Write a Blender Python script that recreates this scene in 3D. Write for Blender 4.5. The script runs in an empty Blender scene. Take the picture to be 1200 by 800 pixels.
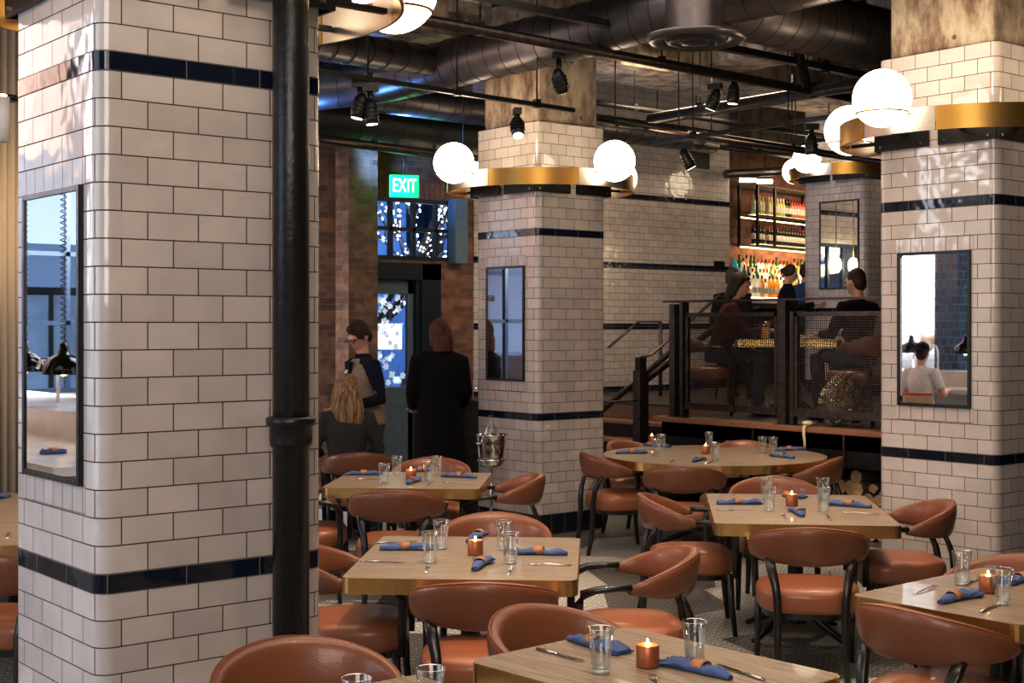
import bpy, math, random
from mathutils import Vector, Matrix, noise
random.seed(7)
rnd = random.random
sc = bpy.context.scene
C = sc.collection
PI = math.pi
# ---------------------------------------------------------------- frame
# world x/y run along the building grid; the camera stands at the origin, 1.8 m up
ANG = math.radians(39.1)
cA, sA = math.cos(ANG), math.sin(ANG)
H, F = 1.8, 1606.0
TT = 0.74                                   # table height
def cw(X, Y):                               # room position (right, ahead of the viewpoint) -> grid
    return (cA*X+sA*Y, -sA*X+cA*Y)
def pz(px, py, z=TT):                       # point of a level plane
    d = (H-z)*F/(py-382.0)
    return cw((px-600)/F*d, d)
def pd(px, py, d):
    x, y = cw((px-600)/F*d, d)
    return Vector((x, y, H+(382.0-py)/F*d))
def yaw(a): return math.radians(a-39.1)      # angle of a thing's +X, 0 = level with the view
def face(a): return math.radians(a-39.1-90)  # for things that face +Y; a = heading, 90 = away
# ---------------------------------------------------------------- materials
def mk(name):
    m = bpy.data.materials.new(name); m.use_nodes = True
    nt = m.node_tree; b = nt.nodes['Principled BSDF']
    return m, nt, b
def N(nt, typ, **kw):
    n = nt.nodes.new(typ)
    for k, v in kw.items():
        if k.startswith('i_'):
            n.inputs[k[2:].replace('_', ' ')].default_value = v
        else: setattr(n, k, v)
    return n
def L(nt, a, b): nt.links.new(a, b)
def col(c): return (c[0], c[1], c[2], 1)
def ramp(nt, fac, stops):
    r = N(nt, 'ShaderNodeValToRGB'); e = r.color_ramp.elements
    while len(e) < len(stops): e.new(0.5)
    for el, (p, c) in zip(e, stops): el.position = p; el.color = col(c)
    L(nt, fac, r.inputs[0]); return r.outputs[0]
def plain(name, c, rough=.5, metal=0, bump=0, bscale=40, var=.0, spec=.5, coat=0):
    m, nt, b = mk(name)
    b.inputs['Base Color'].default_value = col(c); b.inputs['Roughness'].default_value = rough
    b.inputs['Metallic'].default_value = metal; b.inputs['Specular IOR Level'].default_value = spec
    b.inputs['Coat Weight'].default_value = coat
    tc = N(nt, 'ShaderNodeTexCoord'); no = N(nt, 'ShaderNodeTexNoise', i_Scale=bscale, i_Detail=4.0)
    L(nt, tc.outputs['Object'], no.inputs['Vector'])
    if var:
        k = (1-var, 1+var)
        o = ramp(nt, no.outputs['Fac'], [(.3, [x*k[0] for x in c]), (.7, [min(1, x*k[1]) for x in c])])
        L(nt, o, b.inputs['Base Color'])
    if bump:
        bp = N(nt, 'ShaderNodeBump', i_Strength=bump, i_Distance=.01)
        L(nt, no.outputs['Fac'], bp.inputs['Height']); L(nt, bp.outputs[0], b.inputs['Normal'])
    return m
def emis(name, c, s, base=None):
    m, nt, b = mk(name)
    b.inputs['Base Color'].default_value = col(base or c)
    b.inputs['Emission Color'].default_value = col(c); b.inputs['Emission Strength'].default_value = s
    return m
def bricky(name, c1, c2, mortar, w, h, ms=.0022, rough=.12, bump=.5, off=.5, wave=.45, coat=0, ns=6, mottle=.12):
    m, nt, b = mk(name)
    uv = N(nt, 'ShaderNodeUVMap')
    br = N(nt, 'ShaderNodeTexBrick', offset=off)
    br.inputs['Scale'].default_value = 1; br.inputs['Mortar Size'].default_value = ms
    br.inputs['Mortar Smooth'].default_value = .25
    br.inputs['Brick Width'].default_value = w; br.inputs['Row Height'].default_value = h
    br.inputs['Color1'].default_value = col(c1); br.inputs['Color2'].default_value = col(c2)
    br.inputs['Mortar'].default_value = col(mortar)
    L(nt, uv.outputs[0], br.inputs['Vector'])
    no = N(nt, 'ShaderNodeTexNoise', i_Scale=float(ns), i_Detail=3.0); L(nt, uv.outputs[0], no.inputs['Vector'])
    mx = N(nt, 'ShaderNodeMix', data_type='RGBA', blend_type='MULTIPLY'); mx.inputs[0].default_value = 1
    g = ramp(nt, no.outputs['Fac'], [(.3, (1-mottle,)*3), (.7, (1,)*3)])
    L(nt, br.outputs['Color'], mx.inputs[6]); L(nt, g, mx.inputs[7]); L(nt, mx.outputs[2], b.inputs['Base Color'])
    rr = N(nt, 'ShaderNodeMapRange'); rr.inputs['To Min'].default_value = rough; rr.inputs['To Max'].default_value = .85
    L(nt, br.outputs['Fac'], rr.inputs['Value']); L(nt, rr.outputs[0], b.inputs['Roughness'])
    hi = N(nt, 'ShaderNodeMath', operation='MULTIPLY_ADD'); hi.inputs[1].default_value = -1; 
    n2 = N(nt, 'ShaderNodeTexNoise', i_Scale=9.0, i_Detail=1.0); L(nt, uv.outputs[0], n2.inputs['Vector'])
    w2 = N(nt, 'ShaderNodeMath', operation='MULTIPLY'); w2.inputs[1].default_value = wave*4
    L(nt, n2.outputs['Fac'], w2.inputs[0])
    L(nt, br.outputs['Fac'], hi.inputs[0]); L(nt, w2.outputs[0], hi.inputs[2])
    bp = N(nt, 'ShaderNodeBump', i_Strength=bump, i_Distance=.004)
    L(nt, hi.outputs[0], bp.inputs['Height']); L(nt, bp.outputs[0], b.inputs['Normal'])
    b.inputs['Coat Weight'].default_value = coat
    return m
TW, TH = .178, .0893
M = {}
M['tile'] = bricky('white_tile', (.65, .585, .55), (.555, .50, .465), (.06, .038, .028), TW, TH, rough=.09, wave=.42, bump=.6)
M['soldier'] = bricky('border_tile', (.65, .585, .55), (.56, .505, .47), (.06, .038, .028), .085, TH, rough=.1, off=.0)
M['band'] = bricky('navy_tile', (.006, .010, .022), (.012, .018, .034), (.22, .18, .16), .27, .06, rough=.08, ms=.0018, off=0)
M['base_tile'] = bricky('navy_base_tile', (.008, .012, .02), (.014, .02, .03), (.2, .17, .15), .15, .18, rough=.1, off=0)
M['blue_tile'] = bricky('blue_tile', (.01, .04, .1), (.02, .09, .18), (.3, .32, .34), .11, .11, rough=.08)
M['brick'] = bricky('old_brick', (.36, .165, .09), (.17, .08, .048), (.24, .19, .14), .215, .073, ms=.006, rough=.75, bump=.9, wave=.5, mottle=.5)
M['bar_brick'] = bricky('bar_brick', (.36, .16, .09), (.22, .09, .05), (.25, .19, .14), .215, .073, ms=.006, rough=.75, bump=.9, wave=.5, mottle=.45)
M['steel'] = plain('black_steel', (.022, .019, .018), .42, .6, .15, 60, .25)
M['pipe_black'] = plain('black_pipe_paint', (.012, .011, .012), .34, .1, .25, 30, .3)
M['rail'] = plain('raw_steel', (.075, .058, .05), .38, .85, .12, 18, .35)
M['duct'] = plain('duct_metal', (.14, .125, .125), .36, .9, .08, 12, .12)
M['duct_dark'] = plain('dark_duct', (.035, .035, .04), .45, .5, .1, 12, .2)
M['brass'] = plain('brushed_brass', (.85, .58, .22), .25, 1, .05, 90, .08)
M['ring_brass'] = plain('satin_brass', (.46, .27, .075), .33, 1, .03, 90, .06)
M['ring_sheen'] = plain('brass_globe_sheen', (.42, .36, .3), .35, .95, .03, 90, .06)  # brass too, with the globes' reflection put into a paler grey
M['leather'] = plain('cognac_leather_shaded', (.205, .074, .034), .36, 0, .10, 140, .10, coat=.15)  # chair backs: the seat leather with shade put into the colour
M['leather_lit'] = plain('leather_seat_lit', (.33, .120, .055), .36, 0, .10, 140, .10, coat=.15)  # same leather, lighter for the light that falls on seats
M['blackwood'] = plain('black_wood', (.012, .009, .008), .32, 0, .08, 60, .25, coat=.2)
M['ringleather'] = plain('tan_leather', (.42, .19, .09), .6, 0, .1, 120, .1)
M['napkin'] = plain('blue_linen', (.085, .13, .27), .9, 0, .3, 260, .2)
M['cutlery'] = plain('cutlery_steel', (.55, .52, .5), .18, 1)
M['chrome'] = plain('polished_steel', (.7, .68, .66), .07, 1)
M['copper'] = plain('copper_cup', (.42, .15, .065), .42, .6)
M['wax'] = emis('candle_wax', (1, .45, .15), 1.4, (.9, .6, .35))
M['flame'] = emis('flame', (1, .62, .25), 60)
M['globe'] = emis('opal_globe', (1, .82, .60), 7.0, (1, 1, 1))
M['mirror'] = plain('mirror_silver', (.88, .9, .9), .015, 1)
M['white'] = plain('white_paint', (.7, .69, .67), .5, 0, .1, 30, .05)
M['marble'] = plain('marble', (.62, .6, .57), .2, 0, 0, 3, .12)
M['curtain'] = plain('linen_curtain', (.62, .52, .40), .9, 0, .4, 200, .1)
M['navy_paint'] = plain('navy_paint', (.012, .02, .032), .4, 0, .1, 20, .15)
M['door_paint'] = plain('slate_blue_paint', (.13, .19, .24), .45, 0, .1, 20, .1)
M['rubber'] = plain('black_plastic', (.01, .01, .01), .35)
M['whitelight'] = emis('lit_tube', (1, .93, .8), 14)
M['led'] = emis('warm_led', (1, .62, .28), 6)
M['skin'] = plain('skin', (.60, .33, .23), .5, 0, .05, 60, .06)
M['skin2'] = plain('skin_tan', (.48, .25, .17), .5, 0, .05, 60, .06)
M['eye'] = plain('eye_dark', (.02, .015, .012), .2)
M['lip'] = plain('lips', (.42, .13, .10), .5)
M['bark'] = plain('bark', (.11, .065, .04), .9, 0, .8, 30, .4)
M['logend'] = plain('cut_wood', (.62, .40, .22), .8, 0, .3, 30, .25)
M['street'] = plain('asphalt', (.07, .07, .075), .8, 0, .2, 20, .2)
M['facade'] = plain('pale_facade', (.5, .5, .5), .8, 0, .1, 4, .2)
M['red'] = plain('red_cloth', (.5, .03, .04), .7)
def wood(name, c1, c2, rough=.42, sc_=(1.2, 22, 22), coat=.1):
    m, nt, b = mk(name)
    tc = N(nt, 'ShaderNodeTexCoord'); mp = N(nt, 'ShaderNodeMapping'); mp.inputs['Scale'].default_value = sc_
    no = N(nt, 'ShaderNodeTexNoise', i_Scale=4.0, i_Detail=7.0, i_Roughness=.65, i_Distortion=.4)
    L(nt, tc.outputs['Object'], mp.inputs[0]); L(nt, mp.outputs[0], no.inputs['Vector'])
    o = ramp(nt, no.outputs['Fac'], [(.32, c1), (.68, c2)]); L(nt, o, b.inputs['Base Color'])
    b.inputs['Roughness'].default_value = rough; b.inputs['Coat Weight'].default_value = coat
    bp = N(nt, 'ShaderNodeBump', i_Strength=.08, i_Distance=.004)
    L(nt, no.outputs['Fac'], bp.inputs['Height']); L(nt, bp.outputs[0], b.inputs['Normal'])
    return m
M['tabletop'] = wood('greyed_oak', (.165, .118, .082), (.385, .295, .215))
M['stairwood'] = wood('oiled_wood', (.20, .085, .04), (.36, .18, .09))
M['brownwood'] = wood('brown_wood', (.12, .06, .03), (.22, .12, .07))
def concrete():
    m, nt, b = mk('stained_concrete')
    tc = N(nt, 'ShaderNodeTexCoord'); mp = N(nt, 'ShaderNodeMapping'); mp.inputs['Scale'].default_value = (2.2, 2.2, .9)
    n1 = N(nt, 'ShaderNodeTexNoise', i_Scale=2.4, i_Detail=9.0, i_Roughness=.7)
    L(nt, tc.outputs['Object'], mp.inputs[0]); L(nt, mp.outputs[0], n1.inputs['Vector'])
    o = ramp(nt, n1.outputs['Fac'], [(.30, (.07, .048, .032)), (.43, (.22, .16, .115)), (.56, (.44, .37, .28)), (.72, (.60, .53, .43))])
    v = N(nt, 'ShaderNodeTexVoronoi', i_Scale=5.0); L(nt, tc.outputs['Object'], v.inputs['Vector'])
    spot = ramp(nt, v.outputs['Distance'], [(.0, (.35, .3, .25)), (.09, (.35, .3, .25)), (.12, (1, 1, 1))])
    mx = N(nt, 'ShaderNodeMix', data_type='RGBA', blend_type='MULTIPLY'); mx.inputs[0].default_value = 1
    L(nt, o, mx.inputs[6]); L(nt, spot, mx.inputs[7]); L(nt, mx.outputs[2], b.inputs['Base Color'])
    b.inputs['Roughness'].default_value = .85
    bp = N(nt, 'ShaderNodeBump', i_Strength=.6, i_Distance=.02)
    L(nt, n1.outputs['Fac'], bp.inputs['Height']); L(nt, bp.outputs[0], b.inputs['Normal'])
    return m
M['concrete'] = concrete()
M['ceil'] = plain('dark_ceiling', (.075, .058, .045), .9, 0, .5, 5, .5)
def floor_mat():
    m, nt, b = mk('scallop_floor')
    tc = N(nt, 'ShaderNodeTexCoord'); mp = N(nt, 'ShaderNodeMapping'); mp.inputs['Rotation'].default_value = (0, 0, ANG)
    L(nt, tc.outputs['Object'], mp.inputs[0])
    sx = N(nt, 'ShaderNodeSeparateXYZ'); L(nt, mp.outputs[0], sx.inputs[0])
    def mth(op, a, b_=None, c_=None):
        n = N(nt, 'ShaderNodeMath', operation=op)
        for k, q in enumerate((a, b_, c_)):
            if q is None: continue
            if isinstance(q, (int, float)): n.inputs[k].default_value = q
            else: L(nt, q, n.inputs[k])
        return n.outputs[0]
    x = mth('MULTIPLY', sx.outputs[0], 15.0); y = mth('MULTIPLY', sx.outputs[1], 8.5)
    row = mth('FLOOR', y); par = mth('MULTIPLY', mth('PINGPONG', row, 1.0), .5)
    fx = mth('SUBTRACT', mth('FRACT', mth('ADD', x, par)), .5); fy = mth('FRACT', y)
    d = mth('SQRT', mth('ADD', mth('MULTIPLY', fx, fx), mth('MULTIPLY', mth('MULTIPLY', fy, fy), .45)))
    ring = mth('SINE', mth('MULTIPLY', d, 19.0))
    vo = N(nt, 'ShaderNodeTexVoronoi', i_Scale=1.25, i_Randomness=.5); L(nt, mp.outputs[0], vo.inputs['Vector'])
    sv = N(nt, 'ShaderNodeSeparateColor'); L(nt, vo.outputs['Color'], sv.inputs[0])
    sel = mth('GREATER_THAN', sv.outputs[0], .60)
    ca = ramp(nt, ring, [(.3, (.07, .062, .055)), (.7, (.21, .19, .17))])
    cb = ramp(nt, ring, [(.3, (.36, .34, .31)), (.7, (.66, .63, .58))])
    mx = N(nt, 'ShaderNodeMix', data_type='RGBA'); L(nt, sel, mx.inputs[0]); L(nt, ca, mx.inputs[6]); L(nt, cb, mx.inputs[7])
    L(nt, mx.outputs[2], b.inputs['Base Color']); b.inputs['Roughness'].default_value = .55
    return m
M['floor'] = floor_mat()
def clear(name, tint=(1, 1, 1), refl=.09, edge=.75, rough=.02):
    m, nt, b = mk(name)
    nt.nodes.remove(b); out = nt.nodes['Material Output']
    t = N(nt, 'ShaderNodeBsdfTransparent'); t.inputs[0].default_value = col(tint)
    g = N(nt, 'ShaderNodeBsdfGlossy'); g.inputs['Roughness'].default_value = rough; g.inputs[0].default_value = (1, 1, 1, 1)
    lw = N(nt, 'ShaderNodeLayerWeight', i_Blend=.35)
    mr = N(nt, 'ShaderNodeMapRange'); mr.inputs['To Min'].default_value = refl; mr.inputs['To Max'].default_value = edge
    L(nt, lw.outputs['Facing'], mr.inputs['Value'])
    mx = N(nt, 'ShaderNodeMixShader'); L(nt, mr.outputs[0], mx.inputs[0]); L(nt, t.outputs[0], mx.inputs[1]); L(nt, g.outputs[0], mx.inputs[2])
    L(nt, mx.outputs[0], out.inputs[0]); return m
M['glass'] = clear('drinking_glass', (.93, .95, .95), .05, .6)
M['pane'] = clear('window_pane', (.85, .92, 1), .05, .5)
def hairmat(name, c, c2):
    m, nt, b = mk(name)
    tc = N(nt, 'ShaderNodeTexCoord'); mp = N(nt, 'ShaderNodeMapping'); mp.inputs['Scale'].default_value = (70, 70, 6)
    no = N(nt, 'ShaderNodeTexNoise', i_Scale=1.0, i_Detail=4.0); L(nt, tc.outputs['Object'], mp.inputs[0]); L(nt, mp.outputs[0], no.inputs['Vector'])
    o = ramp(nt, no.outputs['Fac'], [(.35, c), (.65, c2)]); L(nt, o, b.inputs['Base Color']); b.inputs['Roughness'].default_value = .6; b.inputs['Specular IOR Level'].default_value = .25
    bp = N(nt, 'ShaderNodeBump', i_Strength=.6, i_Distance=.01); L(nt, no.outputs['Fac'], bp.inputs['Height']); L(nt, bp.outputs[0], b.inputs['Normal'])
    return m
M['hair_blond'] = hairmat('blond_hair', (.09, .045, .022), (.42, .26, .14))
M['hair_dark'] = hairmat('dark_hair', (.012, .006, .005), (.05, .025, .018))
M['hair_brown'] = hairmat('brown_hair', (.018, .009, .006), (.06, .028, .017))
M['hair_red'] = hairmat('auburn_hair', (.045, .013, .008), (.13, .04, .02))
def cloth(name, c, r=.85): return plain(name, c, r, 0, .35, 90, .22, spec=.12)
# ---------------------------------------------------------------- mesh builder
class MB:
    def __init__(s): s.v = []; s.f = []; s.m = []; s.s = []
    def add(s, v, f, m=0, sm=False):
        o = len(s.v); s.v += [tuple(p) for p in v]
        for q in f: s.f.append(tuple(i+o for i in q)); s.m.append(m); s.s.append(sm)
        return s
    def box(s, x0, x1, y0, y1, z0, z1, m=0):
        v = [(x, y, z) for z in (z0, z1) for y in (y0, y1) for x in (x0, x1)]
        return s.add(v, [(0, 2, 3, 1), (4, 5, 7, 6), (0, 1, 5, 4), (2, 6, 7, 3), (0, 4, 6, 2), (1, 3, 7, 5)], m)
    def obox(s, c, sz, R=None, m=0):
        v = [Vector((x*sz[0]/2, y*sz[1]/2, z*sz[2]/2)) for z in (-1, 1) for y in (-1, 1) for x in (-1, 1)]
        if R is not None:
            Q = Matrix.Rotation(R, 3, 'Z') if isinstance(R, (int, float)) else R
            v = [Q @ p for p in v]
        v = [p+Vector(c) for p in v]
        return s.add(v, [(0, 2, 3, 1), (4, 5, 7, 6), (0, 1, 5, 4), (2, 6, 7, 3), (0, 4, 6, 2), (1, 3, 7, 5)], m)
    def loft(s, rings, m=0, caps=True, sm=True, loop=False):
        n = len(rings[0]); v = [p for r in rings for p in r]; f = []
        k = len(rings)
        for i in range(k if loop else k-1):
            a, b = i*n, ((i+1) % k)*n
            for j in range(n):
                j2 = (j+1) % n; f.append((a+j, a+j2, b+j2, b+j))
        s.add(v, f, m, sm)
        if caps and not loop:
            o = len(s.v)-len(v)
            s.f.append(tuple(o+j for j in reversed(range(n)))); s.m.append(m); s.s.append(False)
            s.f.append(tuple(o+(k-1)*n+j for j in range(n))); s.m.append(m); s.s.append(False)
        return s
    def tube(s, pts, r, n=10, m=0, up=None, caps=True, sq=1.0, sm=True):
        P = [Vector(p) for p in pts]; k = len(P)
        if not isinstance(r, (list, tuple)): r = [r]*k
        elif isinstance(r, tuple): r = [r]*k
        rings = []; prev = None
        for i, p in enumerate(P):
            t = (P[min(i+1, k-1)]-P[max(i-1, 0)])
            if t.length < 1e-9: t = Vector((0, 0, 1))
            t.normalize()
            if up is not None: u = Vector(up)
            elif prev is None: u = Vector((0, 0, 1)) if abs(t.z) < .9 else Vector((0, 1, 0))
            else: u = prev
            u = u-t*u.dot(t)
            if u.length < 1e-6: u = Vector((1, 0, 0))-t*t.x
            u.normalize(); prev = u; w = t.cross(u)
            ra, rb = r[i] if isinstance(r[i], (tuple, list)) else (r[i], r[i])
            ring = []
            for j in range(n):
                a = 2*PI*(j+.5)/n; ca, sa = math.cos(a), math.sin(a)
                if sq != 1.0:
                    ca = math.copysign(abs(ca)**sq, ca); sa = math.copysign(abs(sa)**sq, sa)
                ring.append(p+w*ca*ra+u*sa*rb)
            rings.append(ring)
        return s.loft(rings, m, caps, sm)
    def lathe(s, prof, n=20, m=0, c=(0, 0, 0), sm=True, caps=False):
        rings = [[(c[0]+r*math.cos(2*PI*j/n), c[1]+r*math.sin(2*PI*j/n), c[2]+z) for j in range(n)] for r, z in prof]
        return s.loft(rings, m, caps, sm)
    def ell(s, c, r, m=0, n=14, k=9, R=None):
        rings = []
        for i in range(k+1):
            a = -PI/2+PI*i/k; q = max(math.cos(a), .02)
            ring = [Vector((r[0]*q*math.cos(2*PI*j/n), r[1]*q*math.sin(2*PI*j/n), r[2]*math.sin(a))) for j in range(n)]
            if R is not None: ring = [R @ p for p in ring]
            rings.append([p+Vector(c) for p in ring])
        return s.loft(rings, m, True, True)
    def prism(s, poly, z0, z1, m=0, sm=False):
        n = len(poly); v = [(x, y, z0) for x, y in poly]+[(x, y, z1) for x, y in poly]
        f = [(j, (j+1) % n, n+(j+1) % n, n+j) for j in range(n)]
        s.add(v, f, m, sm); s.add(v, [tuple(reversed(range(n))), tuple(range(n, 2*n))], m); return s
    def build(s, name, mats, parent=None, loc=None, rotz=0, uv=False, bev=0, **tags):
        me = bpy.data.meshes.new(name); me.from_pydata(s.v, [], s.f); me.update()
        if not isinstance(mats, (list, tuple)): mats = [mats]
        for q in mats: me.materials.append(M[q] if isinstance(q, str) else q)
        me.polygons.foreach_set('material_index', s.m); me.polygons.foreach_set('use_smooth', s.s)
        if uv:
            ul = me.uv_layers.new(name='UVMap')
            for p in me.polygons:
                nx, ny, nz = (abs(q) for q in p.normal)
                for li in p.loop_indices:
                    x, y, z = me.vertices[me.loops[li].vertex_index].co
                    ul.data[li].uv = (x, y) if nz > nx and nz > ny else ((y, z) if nx > ny else (x, z))
        o = bpy.data.objects.new(name, me); C.objects.link(o)
        if parent: o.parent = parent
        if loc is not None: o.location = loc
        o.rotation_euler = (0, 0, rotz)
        if bev:
            b = o.modifiers.new('bevel', 'BEVEL'); b.width = bev; b.segments = 2; b.limit_method = 'ANGLE'; b.angle_limit = .7
        tag(o, **tags); return o
def tag(o, label=None, cat=None, group=None, kind=None):
    if label: o['label'] = label
    if cat: o['category'] = cat
    if group: o['group'] = group
    if kind: o['kind'] = kind
    return o
def thing(name, label, cat, loc=(0, 0, 0), rotz=0, group=None):
    o = bpy.data.objects.new(name, None); C.objects.link(o); o.empty_display_size = .1
    o.location = loc if len(loc) == 3 else (loc[0], loc[1], 0); o.rotation_euler = (0, 0, rotz)
    return tag(o, label, cat, group)
def dup(root, loc, rotz, label, group=None):
    r = root.copy(); C.objects.link(r); r.location = loc if len(loc) == 3 else (loc[0], loc[1], 0)
    r.rotation_euler = (0, 0, rotz); r['label'] = label
    if group: r['group'] = group
    for ch in list(root.children):
        c = ch.copy(); C.objects.link(c); c.parent = r
        for g in list(ch.children):
            d = g.copy(); C.objects.link(d); d.parent = c
    return r
def bake(mb, name, mats, parent=None, voxel=.012, smooth=4, **tags):
    """melt overlapping shapes into one continuous skin"""
    o = mb.build(name, mats); rm = o.modifiers.new('r', 'REMESH'); rm.mode = 'VOXEL'; rm.voxel_size = voxel; rm.use_smooth_shade = True
    if smooth: q = o.modifiers.new('s', 'SMOOTH'); q.iterations = smooth; q.factor = .5
    bpy.context.view_layer.update()
    ev = o.evaluated_get(bpy.context.evaluated_depsgraph_get()); me = bpy.data.meshes.new_from_object(ev)
    old = o.data; o.modifiers.clear(); o.data = me; bpy.data.meshes.remove(old); me.name = name
    me.polygons.foreach_set('use_smooth', [True]*len(me.polygons))
    if parent: o.parent = parent
    tag(o, **tags); return o
# ================================================================ SHELL
ZC = 5.0
def wall_poly(name, p, q, z0, z1, th, mat, uv=True, holes=()):
    """wall slab from p to q (grid points), thickness th behind; holes = (s0,s1,z0,z1) along its length"""
    p, q = Vector((*p, 0)), Vector((*q, 0)); ln = (q-p).length; a = math.atan2(q.y-p.y, q.x-p.x)
    mb = MB(); hs = sorted(holes); xs = sorted({0, ln, *[h[0] for h in hs], *[h[1] for h in hs]}); 
    for x0, x1 in zip(xs, xs[1:]):
        cuts = sorted([(h[2], h[3]) for h in hs if h[0] <= x0+1e-6 and h[1] >= x1-1e-6]); z = z0
        for c0, c1 in cuts:
            if c0 > z+1e-6: mb.box(x0, x1, 0, th, z, c0)
            z = c1
        if z < z1: mb.box(x0, x1, 0, th, z, z1)
    return mb.build(name, mat, loc=(p.x, p.y, 0), rotz=a, uv=True, kind='structure')
VB = 13.05
MB().box(-8, 24, -6, 22, -.15, 0).build('floor', 'floor', kind='structure')
MB().box(-8, 24, -6, 22, ZC, ZC+.2).build('ceiling', 'ceil', kind='structure')
# brick end of the back wall: transom, door, and three street windows
UT0, UT1, ZT0, ZT1 = 8.52, 9.80, 2.56, 3.28
UD0, UD1 = 8.40, 9.50
X0 = -6.0
wins = [(-3.0, .6, 1.15, 3.4), (3.9, 5.3, 1.1, 3.3)]
holes = [(UT0-X0, UT1-X0, ZT0, ZT1), (UD0-X0, UD1-X0, 0, 2.53)]+[(a-X0, b-X0, c, d) for a, b, c, d in wins]
wall_poly('wall_back', (X0, VB), (10.02, VB), 0, ZC, .25, 'brick', holes=holes)
wall_poly('wall_back_tiled', (10.0, 13.03), (14.53, 13.03), 0, ZC, .3, 'tile', holes=[(.85, 1.95, 1.2, 3.05)])
for z in (3.51, 2.60, 1.80, .98):
    for xa, xb in (((10.0, 10.80), (11.98, 14.53)) if 1.2 < z < 3 else ((10.0, 14.53),)):
        MB().box(xa, xb, 13.022, 13.04, z-.04, z+.035).build('trim_1', 'band', uv=True, kind='structure')
# soldier course and pier around the transom
MB().box(8.08, 8.46, 12.78, VB, 0, ZC).build('wall_pier', 'brick', uv=True, kind='structure')
lin = MB()
for k in range(19): lin.box(8.50+k*.078, 8.50+k*.078+.068, VB-.012, VB, ZT1+.01, ZT1+.22)
lin.build('trim_2', plain('soldier_brick', (.2, .08, .04), .8, 0, .6, 30, .4), kind='structure')
wall_poly('wall_left', (-6, -5), (-6, 13.3), 0, ZC, .2, 'white')
wall_poly('wall_front', (22.5, -5), (-6, -5), 0, ZC, .2, 'brownwood')
wall_poly('wall_right', (22.5, 16), (22.5, -5), 0, ZC, .2, 'brick')
b0 = cw(3.45, 21.0); BR = math.atan2(.189, .982)
def bp(t, n=0, z=0):                       # along the bar wall, n = towards the room
    return Vector((b0[0]+.982*t+.189*n, b0[1]+.189*t-.982*n, z))
p, q = bp(-2.0), bp(8)
wall_poly('wall_bar', (p.x, p.y), (q.x, q.y), 0, ZC, .25, 'bar_brick')
# windows
def window(name, u0, u1, z0, z1, nx, nz, xs=None, zs=None, v=VB+.04, fm='navy_paint', fw=.05):
    fr = MB(); d0, d1 = v-.03, v+.05
    fr.box(u0, u0+fw, d0, d1, z0, z1).box(u1-fw, u1, d0, d1, z0, z1).box(u0, u1, d0, d1, z0, z0+fw).box(u0, u1, d0, d1, z1-fw, z1)
    xs = xs or [u0+(u1-u0)*i/nx for i in range(1, nx)]; zs = zs or [z0+(z1-z0)*i/nz for i in range(1, nz)]
    for x in xs: fr.box(x-.022, x+.022, d0+.01, d1-.01, z0, z1)
    for z in zs: fr.box(u0, u1, d0+.01, d1-.01, z-.022, z+.022)
    w = fr.build(name, fm, kind='structure')
    MB().box(u0+.01, u1-.01, v+.005, v+.012, z0+.01, z1-.01).build('pane', 'pane', w); return w
window('window_1', UT0, UT1, ZT0, ZT1, 4, 2)
window('window_2', *wins[0], 8, 3, zs=[1.83, 2.5])
window('window_3', *wins[1], 2, 2, zs=[1.86])
window('window_added', 10.85, 11.95, 1.2, 3.05, 3, 2)  # unseen window added to give the far mirror a bright view
MB().box(UT1-.16, UT1+.02, VB-.14, VB+.02, ZT0-.02, ZT1+.02).build('trim_3', 'door_paint', kind='structure')
# entrance door
fr = MB(); fr.box(UD0, UD0+.075, VB-.05, VB+.2, 0, 2.53).box(UD1-.28, UD1, VB-.05, VB+.2, 0, 2.53).box(UD0, UD1, VB-.05, VB+.2, 2.33, 2.53)
fr.box(UD1-.34, UD1-.28, VB-.02, VB+.2, 0, 2.33)
dr = fr.build('door_1', 'navy_paint', bev=.008, kind='structure')
lf = MB(); a, b = UD0+.075, UD1-.34
lf.box(a, a+.03, VB+.03, VB+.08, 0, 2.33).box(b-.09, b, VB+.03, VB+.08, 0, 2.33).box(a, b, VB+.03, VB+.08, 2.17, 2.33).box(a, b, VB+.03, VB+.08, 0, 1.10)
leaf = lf.build('door_leaf', 'door_paint', dr, bev=.006)
MB().box(a+.03, b-.09, VB+.05, VB+.056, 1.10, 2.17).build('pane', 'pane', leaf)
MB().box(a+.06, b-.12, VB+.02, VB+.032, .25, .95).build('lower_panel', 'door_paint', leaf, bev=.01)
kn = MB(); kn.ell((b-.045, VB-.005, 1.02), (.03, .03, .03)).tube([(b-.045, VB+.03, 1.02), (b-.045, VB, 1.02)], .012); kn.build('door_knob', 'steel', leaf)
# white flower decals on the door glass
fl = MB(); random.seed(3)
for k in range(58):
    cx, cz, r = a+.06+rnd()*(b-a-.2), 1.14+rnd()*1.0, .018+rnd()*.032
    np_ = random.choice((5, 6, 4)); pts = []
    for j in range(np_*8):
        th = 2*PI*j/(np_*8); rr = r*(.55+.45*abs(math.cos(np_*th/2+k)))
        pts.append((cx+rr*math.cos(th), VB+.047, cz+rr*math.sin(th)))
    fl.add(pts+[(cx, VB+.047, cz)], [(j, (j+1) % len(pts), len(pts)) for j in range(len(pts))])
fl.build('flower_decal', emis('frosted_white', (.55, .72, 1), .35, (.8, .85, .95)), leaf)
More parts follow.
